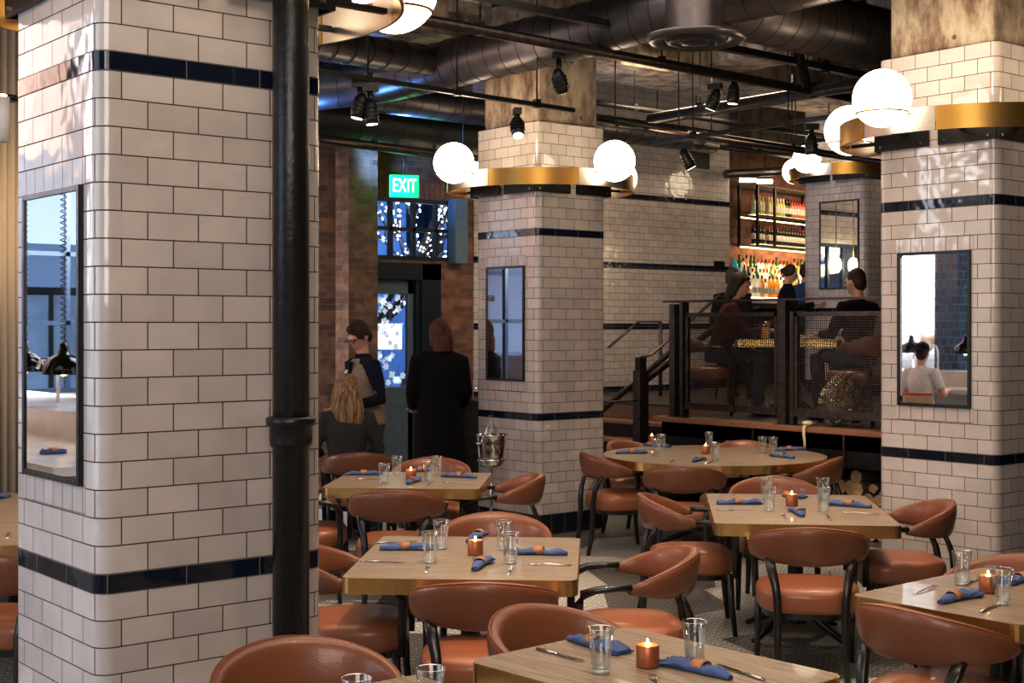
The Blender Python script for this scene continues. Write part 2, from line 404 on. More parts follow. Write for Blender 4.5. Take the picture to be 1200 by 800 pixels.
# exit sign
def text_mesh(name, body, size, mat, parent, loc, rot, ext=.003, align='CENTER'):
    cu = bpy.data.curves.new(name, 'FONT'); cu.body = body; cu.size = size; cu.extrude = ext; cu.align_x = align; cu.align_y = 'CENTER'
    t = bpy.data.objects.new(name, cu); C.objects.link(t); bpy.context.view_layer.update()
    me = bpy.data.meshes.new_from_object(t.evaluated_get(bpy.context.evaluated_depsgraph_get()))
    bpy.data.objects.remove(t); me.materials.append(mat)
    o = bpy.data.objects.new(name, me); C.objects.link(o); o.parent = parent; o.location = loc; o.rotation_euler = rot; return o
ex = thing('exit_sign', 'green lit EXIT sign hanging above the door transom', 'sign', pd(474, 218, 15.1), yaw(0)+.25)
MB().box(-.165, .165, 0, .04, -.125, .125).build('sign_box', emis('exit_green', (.0, .75, .16), 1.1, (.0, .35, .1)), ex, bev=.01)
text_mesh('sign_letters', 'EXIT', .21, emis('exit_white', (.75, 1, .85), 5), ex, (0, -.006, 0), (PI/2, 0, 0), .004)
bpy.context.view_layer.update()
for o in ex.children:
    if o.name.startswith('sign_letters'): o.scale = (.62, 1, 1)
MB().tube([(0, .02, .125), (0, .02, .5)], .012).build('hanger', 'steel', ex)
# ================================================================ COLUMNS
def rr_poly(x0, x1, y0, y1, r, k=6):
    """rounded rectangle starting at (x0,y1), through the near corner (x0,y0)"""
    out = []
    for cx, cy, a0 in ((x0+r, y1-r, PI/2), (x0+r, y0+r, PI), (x1-r, y0+r, 1.5*PI), (x1-r, y1-r, 2*PI)):
        for i in range(k+1):
            a = a0+PI/2*i/k; out.append((cx+r*math.cos(a), cy+r*math.sin(a)))
    return out
def skin_seg(x0, x1, y0, y1, r, z0, z1, off, rows, rh, name, mat, parent, ph=0):
    poly = rr_poly(x0-off, x1+off, y0-off, y1+off, r+off); n = len(poly)
    s = [0]
    for i in range(n): s.append(s[-1]+math.dist(poly[i], poly[(i+1) % n]))
    v = [(x, y, z) for z in (z0, z1) for x, y in poly]
    f = [(i, (i+1) % n, n+(i+1) % n, n+i) for i in range(n)]
    me = bpy.data.meshes.new(name); me.from_pydata(v, [], f); me.update()
    ul = me.uv_layers.new(name='UVMap')
    for i in range(n):
        p = me.polygons[i]; p.use_smooth = True
        for li, (ss, zz) in zip(p.loop_indices, ((s[i], 0), (s[i+1], 0), (s[i+1], rows*rh), (s[i], rows*rh))):
            ul.data[li].uv = (ss+ph, zz+.0001)
    me.materials.append(M[mat]); o = bpy.data.objects.new(name, me); C.objects.link(o); o.parent = parent; return o
def column(label, x0, y0, w, d, zl, zu, ztop, zbase=0, above=10, r=.055, third=None, rows=17):
    t = thing('tiled_column', label, 'column', (x0, y0, zbase)); hb = .031
    zl -= zbase; zu -= zbase; ztop -= zbase
    skin_seg(0, w, 0, d, r, 0, .175, .006, 1, .18, 'base_tile', 'base_tile', t)
    skin_seg(0, w, 0, d, r, .175, zl-hb, 0, 9, TH, 'tile_cladding', 'tile', t, .04)
    skin_seg(0, w, 0, d, r, zl-hb, zl+hb, .002, 1, .06, 'tile_band', 'band', t)
    skin_seg(0, w, 0, d, r, zl+hb, zu-hb, 0, rows, TH, 'tile_cladding', 'tile', t, .04)
    skin_seg(0, w, 0, d, r, zu-hb, zu+hb, .002, 1, .06, 'tile_band', 'band', t)
    skin_seg(0, w, 0, d, r, zu+hb, ztop, 0, above, TH, 'tile_cladding', 'tile', t, .04)
    q = .055
    MB().box(q, w-q, q, d-q, ztop, ZC-zbase).build('concrete_shaft', 'concrete', t, bev=.02)
    return t
def mirror(label, x, ya, yb, za, zb, border=True):
    """mirror on a face looking towards -x"""
    t = thing('wall_mirror', label, 'mirror', (x, (ya+yb)/2, za)); h = zb-za; w = yb-ya; g = .013
    MB().box(-.012, -.006, -w/2+g/2, w/2-g/2, g/2, h-g/2).build('mirror_glass', 'mirror', t)
    fr = MB(); fr.box(-.018, 0, -w/2-g, -w/2+g/3, -g, h+g).box(-.018, 0, w/2-g/3, w/2+g, -g, h+g).box(-.018, 0, -w/2, w/2, -g, g/3).box(-.018, 0, -w/2, w/2, h-g/3, h+g)
    fr.build('mirror_frame', 'pipe_black', t)
    if border:
        for z0 in (-g-TH, h+g):
            o = MB().box(-.003, 0, -w/2-.03, w/2+.03, z0, z0+TH).build('soldier_tiles', 'soldier', t, uv=True)
            ul = o.data.uv_layers[0].data
            for p in o.data.polygons:
                for li in p.loop_indices:
                    co = o.data.vertices[o.data.loops[li].vertex_index].co
                    ul[li].uv = (co.y+10*.085, (co.z-z0)*.999)
    return t
def vface(px, u):                           # y on the plane x=u under an image column
    r = (px-600)/F; return u*(cA-r*sA)/(sA+r*cA)
def yfrom(px, u):                           # (y, depth)
    r = (px-600)/F; t = u/(r*cA+sA); return t*(cA-r*sA), t
c1 = cw(-1.308, 4.33); c2 = cw(.2195, 11.75); c3 = cw(2.932, 8.29); c4 = cw(4.40, 17.1)
column('large white tiled column in the left foreground behind the black drain pipe', c1[0], c1[1], .83, .765, .98, 2.645, 3.55, rows=18)
column('white tiled column with concrete top in the middle of the room', c2[0], c2[1], .80, .87, 1.017, 2.612, 3.56)
column('white tiled column with mirror at the right edge', c3[0], c3[1], .85, .86, .986, 2.57, 3.53)
column('far white tiled column with tall mirror beside the bar', c4[0], c4[1], .9, .98, 2.0, 4.2, 4.6, .93, 5, .09, rows=25)
column('white tiled column seen only in the mirrors', c1[0]+.02, 9.25, .8, .8, .98, 2.6, 3.55)
def mir(label, u, pxa, pxb, yt, yb_):
    a, da = yfrom(pxa, u); b, db = yfrom(pxb, u)
    dm = da; return mirror(label, u, min(a, b), max(a, b), H+(382-yb_)/F*da, H+(382-yt)/F*da)
mir('tall narrow mirror in black frame on the left foreground column', c1[0], 33, 96, 234, 550)
mir('black framed mirror on the middle column reflecting a street window', c2[0], 572, 614, 315, 443)
mir('black framed mirror on the right column reflecting the open kitchen', c3[0], 1055, 1136, 299, 472)
mir('tall mirror with glare on the far column by the bar', c4[0], 962, 1006, 238, 338)
# drain pipe
dp = thing('drain_pipe', 'thick black cast iron drain pipe in front of the left tiled column', 'pipe', cw(-.742, 4.6))
MB().tube([(0, 0, 0), (0, 0, ZC)], .061, 28).build('pipe_shaft', 'pipe_black', dp)
zc = H-(506-382)/F*4.6
cl = MB(); cl.lathe([(.06, zc-.05), (.068, zc-.048), (.072, zc-.03), (.072, zc+.02), (.082, zc+.024), (.084, zc+.045), (.078, zc+.052), (.06, zc+.052)], 28)
cl.build('pipe_collar', 'pipe_black', dp)
# ================================================================ RING LIGHTS
def ring_light(label, c, zr, R=.84, hw=.4, start=True):
    t = thing('ring_light', label, 'light fixture', (c[0], c[1], zr), 0)
    segs = 72; h = .072
    def arc(a0, a1, name, mat):
        k = max(4, int((a1-a0)/2.2)); mb = MB()
        rings = []
        for i in range(k+1):
            a = math.radians(a0+(a1-a0)*i/k); ca, sa = math.cos(a), math.sin(a)
            rings.append([(R*ca, R*sa, -h), (R*ca, R*sa, h), ((R-.012)*ca, (R-.012)*sa, h), ((R-.012)*ca, (R-.012)*sa, -h)])
        o = mb.loft(rings, 0, True, False).build(name, mat, t)
        for p in o.data.polygons: p.use_smooth = True
        e = o.modifiers.new('e', 'EDGE_SPLIT'); e.split_angle = .6
    for q in range(4):
        m = -135+90*q                      # brass towards each corner of the column
        arc(m-27, m+27, 'brass_arc', 'ring_brass'); arc(m+27.3, m+62.7, 'sheen_arc', 'ring_sheen')  # side arcs carry the globes' reflection as a paler metal
    bk = MB(); e = hw+.012
    for q in range(4):
        Rm = Matrix.Rotation(PI/2*q, 3, 'Z')
        for x0, x1 in ((-e-.006, -.035), (.035, e+.006)):
            bk.obox(Rm @ Vector(((x0+x1)/2, -e-.004, -.06)), (x1-x0, .012, .10), PI/2*q)
            for xb in (x0+.05, x1-.05):
                bk.obox(Rm @ Vector((xb, -e-.012, -.085)), (.014, .012, .014), PI/2*q, 1)
        for x in (-.2, .2):
            bk.obox(Rm @ Vector((x, -(e+R*.96)/2, -.02)), (.03, R*.93-e, .02), PI/2*q)
    bk.build('wall_bracket', ['steel', 'chrome'], t)
    for q in range(4):
        a = PI/2*q; gx, gy = (R+.13)*math.cos(a), (R+.13)*math.sin(a)
        g = MB(); g.ell((gx, gy, .13), (.175, .175, .175), 0, 32, 20); g = g.build('globe', 'globe', t)
        rg = MB(); pts = [[(gx+rr*math.cos(2*PI*j/36), gy+rr*math.sin(2*PI*j/36), zz) for rr, zz in ((.150, .035), (.158, .035), (.158, .045), (.150, .045))] for j in range(36)]
        rg.loft(pts, 0, False, False, True); rg.tube([(gx*.84, gy*.84, .04), (R*math.cos(a)*.985, R*math.sin(a)*.985, .04)], .008)
        rg.build('globe_ring', 'ring_brass', g)
    return t
ring_light('brass ring light with opal globes around the left foreground column', (c1[0]+.415, c1[1]+.38), 3.02, hw=.41)
ring_light('brass ring light with opal globes around the middle column', (c2[0]+.40, c2[1]+.435), 3.065, hw=.43)
ring_light('brass ring light with opal globes around the right column', (c3[0]+.42, c3[1]+.43), 3.045, hw=.42)
ring_light('brass ring light with opal globes around the far column', (c4[0]+.45, c4[1]+.49), 3.76, hw=.48)
# ================================================================ CEILING
cb = MB(); cb.box(3, 22, 10.25, 11.1, 4.5, ZC); cb.build('trim_4', 'concrete', kind='structure')
MB().box(7.55, 8.35, -5, 10.25, 4.72, ZC).build('trim_5', 'concrete', kind='structure')
MB().box(10.9, 11.6, -4, 10.25, 4.62, ZC).build('trim_6', 'concrete', kind='structure')
MB().box(1.4, 2.6, -4, 13, 4.4, ZC).build('trim_7', 'concrete', kind='structure')
MB().box(8.35, 10.9, 5.2, 6.0, 4.7, ZC).build('trim_8', 'concrete', kind='structure')
def duct(label, pts, r, mat='duct', step=.22):
    P = [Vector(p) for p in pts]; path = [P[0]]
    for a, b, c in zip(P, P[1:], P[2:]):           # rounded elbows
        u, w = (a-b).normalized(), (c-b).normalized(); q = r*1.6
        for i in range(7):
            s_ = i/6; path.append((b+u*q)*(1-s_)**2+b*2*s_*(1-s_)+(b+w*q)*s_**2)
    path.append(P[-1]); mb = MB(); mb.tube(path, r, 28)
    t = thing('air_duct', label, 'duct', P[0])
    o = mb.build('duct_body', mat, t); o.location = -P[0]
    sm = MB()
    for a, b in zip(P, P[1:]):
        ln = (b-a).length; d = (b-a)/ln; k = int(ln/step); 
        z = Vector((0, 0, 1)) if abs(d.z) < .9 else Vector((1, 0, 0)); w = d.cross(z).normalized(); z = w.cross(d)
        for i in range(1, k):
            if i*step < r*1.7 or ln-i*step < r*1.7: 
                if len(P) > 2: continue
            c = a+d*i*step; sk = d*(step*.5)
            rings = []
            for j in range(28):
                th = 2*PI*j/28; o_ = w*math.cos(th)+z*math.sin(th); cc = c+sk*math.cos(th)*.5
                rings.append([cc+o_*r-d*.004, cc+o_*(r+.005), cc+o_*r+d*.004])
            sm.loft(rings, 0, False, True, True)
    o = sm.build('spiral_seams', 'steel' if mat != 'duct_dark' else 'duct_dark', t); o.location = -P[0]; return t
UDk = 7.32
duct('long spiral air duct running over the column line', [(UDk, -4, 4.15), (UDk, 11.0, 4.15), (5.6, 12.75, 3.95)], .215)
duct('small round duct branching off left of the long spiral duct', [(3.0, 9.93, 4.16), (UDk-.1, 9.93, 4.16)], .135, step=.18)
duct('round branch duct curving down behind the right column', [(UDk+.1, 6.95, 4.2), (13.5, 7.15, 4.2)], .23)
duct('short spiral duct behind the top of the middle column', [(7.6, 11.85, 4.15), (13.0, 11.95, 4.15)], .15)
duct('dark duct under the ceiling above the brick wall', [(4.2, 12.2, 3.98), (10.2, 12.35, 3.92)], .26, 'duct_dark', .5)
df = thing('ceiling_diffuser', 'large round ceiling air diffuser under the spiral duct', 'vent', (*cw(1.22, 9.1), 3.68))
d = MB(); d.lathe([(.20, .32), (.20, .06)], 32); d.lathe([(.19, .07), (.33, .045), (.335, .03), (.30, .0), (.22, .02), (.215, .03)], 40)
d.build('diffuser_body', 'duct', df)
d = MB(); d.lathe([(.215, .035), (.19, .0), (.13, -.01), (.12, .02)], 36); d.lathe([(.105, .02), (.09, -.012), (.02, -.015), (.002, -.015)], 36); d.build('diffuser_cone', 'duct_dark', df)
def pipe(name, label, cat, a, b, r, mat='steel', square=False, hang=0, group=None):
    a, b = Vector(a), Vector(b); t = thing(name, label, cat, a, 0, group); dl = b-a
    mb = MB()
    if square: mb.tube([(0, 0, 0), dl], (r, r*.9), 4, 0, (0, 0, 1), sm=False)
    else: mb.tube([(0, 0, 0), dl], r, 12)
    mb.build('pipe_body' if not square else 'track_body', mat, t)
    if hang:
        for i in range(hang):
            p = dl*((i+.5)/hang); hb = MB(); hb.tube([p, (p.x, p.y, ZC-a.z)], .007, 6); hb.obox(p+Vector((0, 0, .01)), (.05, .05, r*2.4), 0)
            hb.build('hanger_rod', 'steel', t)
    return t
pipe('light_track', 'black light track running past the front of the middle column', 'track light', (4.2, 8.32, 3.6), (7.62, 8.56, 3.6), .028, 'rubber', True, 4)
pipe('sprinkler_pipe', 'dark round pipe crossing the top of the photo above the middle column', 'pipe', (3.2, 7.72, 3.93), (14.5, 7.95, 3.9), .04, 'rail', False, 6)
pipe('light_track', 'upper black track parallel above the dark round pipe', 'track light', (3.2, 7.55, 4.1), (14.5, 7.72, 4.07), .045, 'steel', True, 6)
pipe('sprinkler_pipe', 'thick dark pipe rising to the right towards the big globe', 'pipe', (9.85, 9.9, 3.9), (9.85, 3.0, 3.9), .055, 'rail', False, 5)
pipe('light_track', 'lower track beside the vent grille ending near the globes', 'track light', (9.55, 9.6, 3.6), (9.55, 5.0, 3.6), .03, 'rubber', True, 4)
pipe('conduit', 'long conduit crossing behind the thick rising pipe', 'pipe', (8.4, 9.6, 3.75), (15.5, 9.9, 3.72), .028, 'rail', False, 5)
pipe('conduit', 'thin conduit just below the long conduit', 'pipe', (8.6, 9.1, 3.68), (15.5, 9.3, 3.62), .018, 'steel', False, 4)
pipe('conduit', 'dark pipe under the blue lit ducts at the left', 'pipe', (4.6, 11.2, 3.62), (9.2, 11.45, 3.55), .045, 'rail', False, 4)
pipe('conduit', 'thin pipe in front of the concrete column top', 'pipe', (9.3, 10.4, 4.1), (16.0, 10.55, 4.1), .03, 'steel', False, 4)
pipe('conduit', 'rear conduit over the bar opening', 'pipe', (11.0, 11.9, 4.1), (19.0, 12.2, 4.1), .03, 'steel', False, 4)
pipe('conduit', 'conduit above the bar people near the far globes', 'pipe', (12.2, 12.4, 4.35), (12.2, 5.0, 4.35), .03, 'rail', False, 4)
pipe('brace_pipe', 'diagonal brace pipe dropping from the ceiling right of the diffuser', 'pipe', pd(900, -62, 11.4), pd(946, 100, 11.9), .045, 'rail')
pipe('conduit', 'dark pipe stub at the top near the upper globe', 'pipe', (4.0, 6.9, 4.45), (10.5, 7.0, 4.45), .03, 'steel', False, 3)
def spot(label, p, h, tilt, az):
    t = thing('track_spotlight', label, 'spotlight', p, az)
    MB().box(-.03, .03, -.06, .06, -.05, 0).tube([(0, 0, -.05), (0, 0, -.05-h)], .022, 10).build('adapter', 'rubber', t)
    Rm = Matrix.Rotation(tilt, 3, 'X'); mb = MB(); c = Vector((0, 0, -.07-h))
    pts = [c+Rm @ Vector((0, 0, z)) for z in (.07, .03, -.03, -.08, -.12)]
    mb.tube(pts, [.02, .045, .05, .055, .05], 16, caps=True)
    for z in (.0, -.03, -.06): mb.tube([c+Rm @ Vector((0, 0, z)), c+Rm @ Vector((0, 0, z-.01))], .06, 16)
    mb.build('lamp_head', 'rubber', t)
    MB().tube([c+Rm @ Vector((0, 0, -.118)), c+Rm @ Vector((0, 0, -.124))], .042, 16).build('lens', emis('spot_lens', (1, .9, .75), 4), t)
spot('black track spotlight near the left ducts shining down', pd(422, 94, 10.0), .09, .2, 1)
spot('second spotlight hanging beside the left one', pd(434, 99, 10.0), .10, -.1, 1)
spot('black track spotlight in front of the concrete top of the middle column', pd(606, 127, 11.0), .05, .5, 2.6)
spot('black spotlight cluster above the middle column', pd(655, 62, 10.6), .12, -.6, 2)
spot('spotlight cluster left of the big globe by the ceiling pipes', pd(838, 98, 12.0), .04, .4, .3)
spot('upright spotlight can on the pipe left of the big globe', pd(860, 88, 12.0), .06, .1, .3)
spot('small spotlight over the vent grille on the tiled wall', pd(803, 168, 12.6), .05, -.5, 1)
spot('small spotlight above the far globes', pd(951, 145, 11.8), .08, .0, 1)
vg = thing('wall_vent', 'dark vent grille high on the tiled back wall', 'vent', pd(816, 180, 18.9)); vg.location.y = 13.02
mb = MB(); mb.box(-.2, .2, -.02, 0, -.21, .21); mb.build('vent_frame', 'rubber', vg)
mb = MB()
for k in range(12): mb.box(-.17, .17, -.035, -.02, -.19+k*.033, -.175+k*.033)
mb.build('vent_slats', 'steel', vg)
# ================================================================ CHAIRS
def make_chair(label, cat='chair'):
    t = thing('dining_armchair', label, cat, group='cognac leather armchairs')
    st = MB(); rings = []
    def plan(sx, sy, z, oy=0, k=28, e=.62):
        out = []
        for j in range(k):
            a = 2*PI*j/k; x = math.copysign(abs(math.cos(a))**e, math.cos(a)); y = math.copysign(abs(math.sin(a))**e, math.sin(a))
            wy = sx*(1+.05*y) ; out.append((wy*x, sy*y+oy, z))
        return out
    for s_, z in ((.90, .345), (.97, .352), (1.0, .37), (1.0, .425), (.985, .445), (.93, .462), (.8, .475), (.5, .484), (.15, .487)):
        rings.append(plan(.262*s_, .252*s_, z))
    st.loft(rings); st.build('seat', 'leather_lit', t)
    mb = MB(); mb.loft([plan(.235, .225, .315), plan(.235, .225, .35)], sm=False); mb.build('seat_rail', 'blackwood', t)
    bk = MB(); rings = []; kk = 44
    for i in range(kk+1):
        u = -1+2*i/kk; a = u*math.radians(104)
        x, y = .29*math.sin(a), -.03-.25*math.cos(a)
        q = max(1-abs(u)**1.55, 0)**.92
        hh = .014+.090*q; th = .012+.024*q
        zc = .652+.042*math.cos(a*.9)
        n = Vector((math.sin(a)/.305, -math.cos(a)/.255, 0)).normalized()
        lean = .16*q
        ring = []
        for j in range(16):
            b = 2*PI*j/16; cb_, sb_ = math.cos(b), math.sin(b)
            cb2 = math.copysign(abs(cb_)**.75, cb_); sb2 = math.copysign(abs(sb_)**.75, sb_)
            ring.append(Vector((x, y, zc+hh*sb2))+n*(th*cb2+lean*hh*sb2*1.2))
        rings.append(ring)
    bk.loft(rings); o = bk.build('backrest', 'leather', t)
    pi = MB(); pts = []
    for r in rings[3:-3]:
        pts.append(r[3]+ (r[3]-r[11])*.006)
    pi.tube(pts, .0022, 6); pi.build('seam', 'leather_lit', o)
    for s_ in (-1, 1):
        ar = MB()
        ar.tube([(s_*.282, .015, .665), (s_*.290, .08, .664), (s_*.292, .17, .655), (s_*.278, .225, .635), (s_*.268, .245, .59), (s_*.262, .247, .5), (s_*.258, .245, .34)],
                [(.019, .015), (.02, .015), (.021, .016), (.021, .019), (.02, .02), (.019, .019), (.019, .019)], 8, 0, (0, -.7, 1), sq=.6)
        ar.build('arm', 'blackwood', t)
        lg = MB(); lg.tube([(s_*.245, .215, .36), (s_*.247, .225, .18), (s_*.25, .245, 0)], [(.021, .021), (.018, .018), (.014, .014)], 8, 0, (0, 1, 0), sq=.6)
        lg.build('leg', 'blackwood', t)
        rl = MB(); rl.tube([(s_*.205, -.208, .625), (s_*.196, -.235, .57), (s_*.178, -.262, .50), (s_*.168, -.274, .42), (s_*.166, -.274, .30), (s_*.168, -.285, .14), (s_*.174, -.315, 0)],
                [(.026, .012), (.026, .014), (.022, .018), (.021, .02), (.021, .02), (.018, .018), (.015, .015)], 8, 0, (0, 1, 0), sq=.6)
        rl.build('leg', 'blackwood', t)
    return t
first = None
def chair(X, Y, a, label, rear=True, z=0):
    """X,Y = where the middle of the back rests (room position), a = heading"""
    global first
    fx, fy = math.cos(math.radians(a)), math.sin(math.radians(a))
    if rear: X, Y = X+.27*fx, Y+.27*fy
    p = (*cw(X, Y), z)
    if first is None:
        first = make_chair(label); first.location = p; first.rotation_euler = (0, 0, face(a)); return first
    return dup(first, p, face(a), label)
def cp(px, py): d = (H-.778)*F/(py-382); return ((px-600)/F*d, d)
chair(*cp(563, 685), 88, 'cognac leather armchair seen from behind at the near side of the front square table')
chair(*cp(612, 716), -42, 'armchair facing the bottom square table, its curved back in front of the next one')
chair(*cp(335, 754), -62, 'armchair whose leather back peeks up at the bottom edge beside the drain pipe')
chair(1.40, 4.93, 38, 'armchair with its back towards us at the left edge of the right foreground table')
chair(*cp(951, 621), 82, 'armchair seen squarely from behind at the near side of the long right table')
chair(*cp(1108, 589), 178, 'armchair between the long right table and the right tiled column')
chair(*cp(756, 581), -4, 'armchair at the left end of the long right table, arms pointing right')
chair(*cp(907, 561), -98, 'armchair tucked on the far side of the long right table, only its back top showing')
chair(*cp(800, 548), 80, 'armchair with its back to us at the near side of the round table')
chair(*cp(688, 532), 14, 'armchair left of the round table with its side and rear legs showing')
chair(*cp(726, 518), -44, 'armchair on the far left of the round table behind its rim')
chair(2.50, 10.55, 158, 'armchair on the right of the round table in front of the firewood')
chair(*cp(872, 518), -97, 'armchair on the far side of the round table, a sliver of leather above it')
chair(*cp(460, 577), 88, 'armchair from behind at the near side of the rear left square table')
chair(*cp(580, 604), -91, 'armchair on the far side of the front square table, back half hidden by glasses')
chair(*cp(630, 557), 182, 'armchair at the right side of the rear left table by the ice bucket')
chair(*cp(508, 538), -92, 'armchair on the far side of the rear left table facing us')
chair(*cp(421, 532), 97, 'armchair with dark strap in which the blond woman sits')
chair(*cp(806, 645), 181, 'armchair right of the front square table with both black arms towards it')
chair(-.73, 6.32, 0, 'armchair at the left side of the front square table, seat just past the column', rear=False)
chair(-1.36, 9.15, 0, 'armchair left of the rear left table, mostly hidden by the foreground column', rear=False)
chair(2.30, 6.02, 216, 'armchair behind the right foreground table at the right edge')
chair(2.16, 4.66, 112, 'armchair at the lower right corner under the right foreground table', rear=False)
chair(-2.36, 6.1, 88, 'armchair at the far left edge beyond the foreground column')
# ================================================================ TABLES
def rrect(w, d, r, k=5):
    out = []
    for cx, cy, a0 in ((w/2-r, d/2-r, 0), (-w/2+r, d/2-r, PI/2), (-w/2+r, -d/2+r, PI), (w/2-r, -d/2+r, 1.5*PI)):
        for i in range(k+1):
            a = a0+PI/2*i/k; out.append((cx+r*math.cos(a), cy+r*math.sin(a)))
    return out
def circ(r, n=72): return [(r*math.cos(2*PI*i/n), r*math.sin(2*PI*i/n)) for i in range(n)]
def table(label, X, Y, w, d, a, round_=False, name='dining_table', z=0, base='cross'):
    t = thing(name, label, 'table', (*cw(X, Y), z), yaw(a))
    e = .004
    pin = circ(w/2-e) if round_ else rrect(w-2*e, d-2*e, .045)
    pout = circ(w/2) if round_ else rrect(w, d, .05)
    MB().prism(pin, TT-.035, TT).build('tabletop', 'tabletop', t)
    n = len(pout); mb = MB()
    mb.loft([[(x, y, TT-.001) for x, y in pin], [(x, y, TT-.001) for x, y in pout], [(x, y, TT-.068) for x, y in pout], [(x*.99, y*.99, TT-.068) for x, y in pin]], 0, False, False)
    mb.build('brass_edge', 'brass', t)
    if base == 'cross':
        mb = MB(); mb.tube([(0, 0, .10), (0, 0, TT-.05)], .045, 12); mb.lathe([(.07, .08), (.07, .16), (.045, .2)], 12)
        mb.box(-.3, .3, -.03, .03, TT-.06, TT-.035).box(-.03, .03, -.3, .3, TT-.06, TT-.035); mb.build('pedestal', 'pipe_black', t)
        for q in range(4):
            a_ = PI/4+PI/2*q if not round_ else PI/2*q; c_, s_ = math.cos(a_), math.sin(a_); rr = .36 if not round_ else .45
            mb = MB(); mb.tube([(0, 0, .15), (c_*rr*.35, s_*rr*.35, .135), (c_*rr*.7, s_*rr*.7, .07), (c_*rr, s_*rr, .018)], [(.022, .03), (.022, .026), (.02, .02), (.022, .015)], 8, sq=.6)
            mb.build('foot', 'pipe_black', t)
    return t
TB = table('front square table with brass edge, one napkin pointing at the viewer', -.19, 6.32, 1.0, 1.17, -3.5)
TA = table('rear left square table with brass edge near the seated blond woman', -.70, 9.45, 1.05, 1.0, -4)
TC = table('long rectangular table in front of the firewood, right of centre', 1.65, 7.98, .99, 1.34, -6)
TR = table('large round table with deep brass rim below the platform', 1.665, 11.3, 1.83, 1.83, 0, True, 'round_table')
TD = table('bottom square table turned on its corner with one burning candle', .436, 4.255, .91, .74, -48)
TE = table('right foreground table running out of the frame', 1.94, 5.44, .74, .97, -50)
TF = table('small table at the bottom edge, only its far corner showing', -.34, 3.66, .74, .74, -50)
TG = table('table at the far left edge behind the foreground column', -2.78, 7.67, 1.02, 2.08, 0)
# ---------------------------------------------------------------- table settings
tumbler_parts = None
def tumbler(px, py, label, group, z=TT):
    global tumbler_parts
    p = (*pz(px, py, z), z)
    if tumbler_parts is None:
        t = thing('water_tumbler', label, 'glass', p, 0, group); h = .136
        mb = MB(); mb.lathe([(.001, .002), (.026, .002), (.0285, .006), (.0345, .086), (.036, .092), (.0405, h), (.0398, h+.0015), (.0385, h), (.034, .09), (.0325, .085), (.0268, .014), (.001, .012)], 24)
        mb.build('tumbler_body', 'glass', t)
        mb = MB()
        for k in range(12):
            a = 2*PI*k/12; mb.tube([(.0275*math.cos(a), .0275*math.sin(a), .006), (.0295*math.cos(a), .0295*math.sin(a), .03)], .002, 5)
        mb.lathe([(.002, .0015), (.026, .0015), (.028, .008), (.002, .009)], 16); tg = clear('thick_glass', (.94, .96, .96), .12, .8, .05); mb.build('thick_base', tg, t)
        MB().lathe([(.040, h), (.0415, h+.001), (.0405, h+.0025), (.039, h+.001)], 24).build('rim', tg, t)
        tumbler_parts = t; return t
    return dup(tumbler_parts, p, rnd()*3, label, group)
nap_n = 0
def napkin(a, b, label, group, k=.5, z=TT, w=.036):
    global nap_n; nap_n += 1
    A, B = Vector((*pz(*a, z), 0)), Vector((*pz(*b, z), 0)); c = (A+B)/2; v = B-A; ln = max(v.length, .15); ln = min(ln, .27)
    t = thing('rolled_napkin', label, 'napkin', (c.x, c.y, z), math.atan2(v.y, v.x), group)
    rr = random.Random(nap_n); mb = MB(); kx = (k-.5)*ln
    for lay in range(3):
        rings = []; ph = rr.random()*6; off = (lay-1)*.016
        for i in range(25):
            s_ = i/24; x = -ln/2+ln*s_; dx = abs(x-kx)
            if x < kx: q_ = (x+ln/2)/max(kx+ln/2, .01); wf = .30+.34*math.sin(PI*min(q_, 1)*.62)/math.sin(PI*.62)*1.0
            else: q_ = (x-kx)/max(ln/2-kx, .01); wf = .62+.62*q_**.7
            if s_ > .93: wf *= .8
            wd = w*wf*(1.0 if lay == 1 else .62); ht = (.015 if dx < .03 else .0125+.003*math.sin(s_*14+ph))*(.75+.25*min(1, s_*6))*(.7 if s_ > .93 else 1)
            ring = []
            for j in range(18):
                a_ = 2*PI*j/18; am = .05+.20*max(0, x-kx)/(ln*.5); fold = 1+am*math.sin(5*a_+ph+s_*4)+(am*.6+.04)*math.sin(9*a_+ph*2-s_*6)
                y = wd*math.cos(a_)*fold+off*wf*(1+.3*math.sin(s_*8+ph)); zz = ht+ht*.95*math.sin(a_)*fold
                ring.append((x, y, max(zz, .001)))
            rings.append(ring)
        mb.loft(rings)
    mb.build('linen_fold', 'napkin', t)
    rg = MB(); rw = .023; 
    pr = [((.027*math.cos(a_)), .0195+.0195*math.sin(a_)) for a_ in [2*PI*j/28 for j in range(28)]]
    rg.loft([[(kx-rw, y, z_) for y, z_ in pr], [(kx+rw, y, z_) for y, z_ in pr], [(kx+rw, y*.93, .0195+(z_-.0195)*.9) for y, z_ in pr], [(kx-rw, y*.93, .0195+(z_-.0195)*.9) for y, z_ in pr]], 0, False, True, True)
    rg.build('leather_ring', 'ringleather', t); return t
forks = knives = None
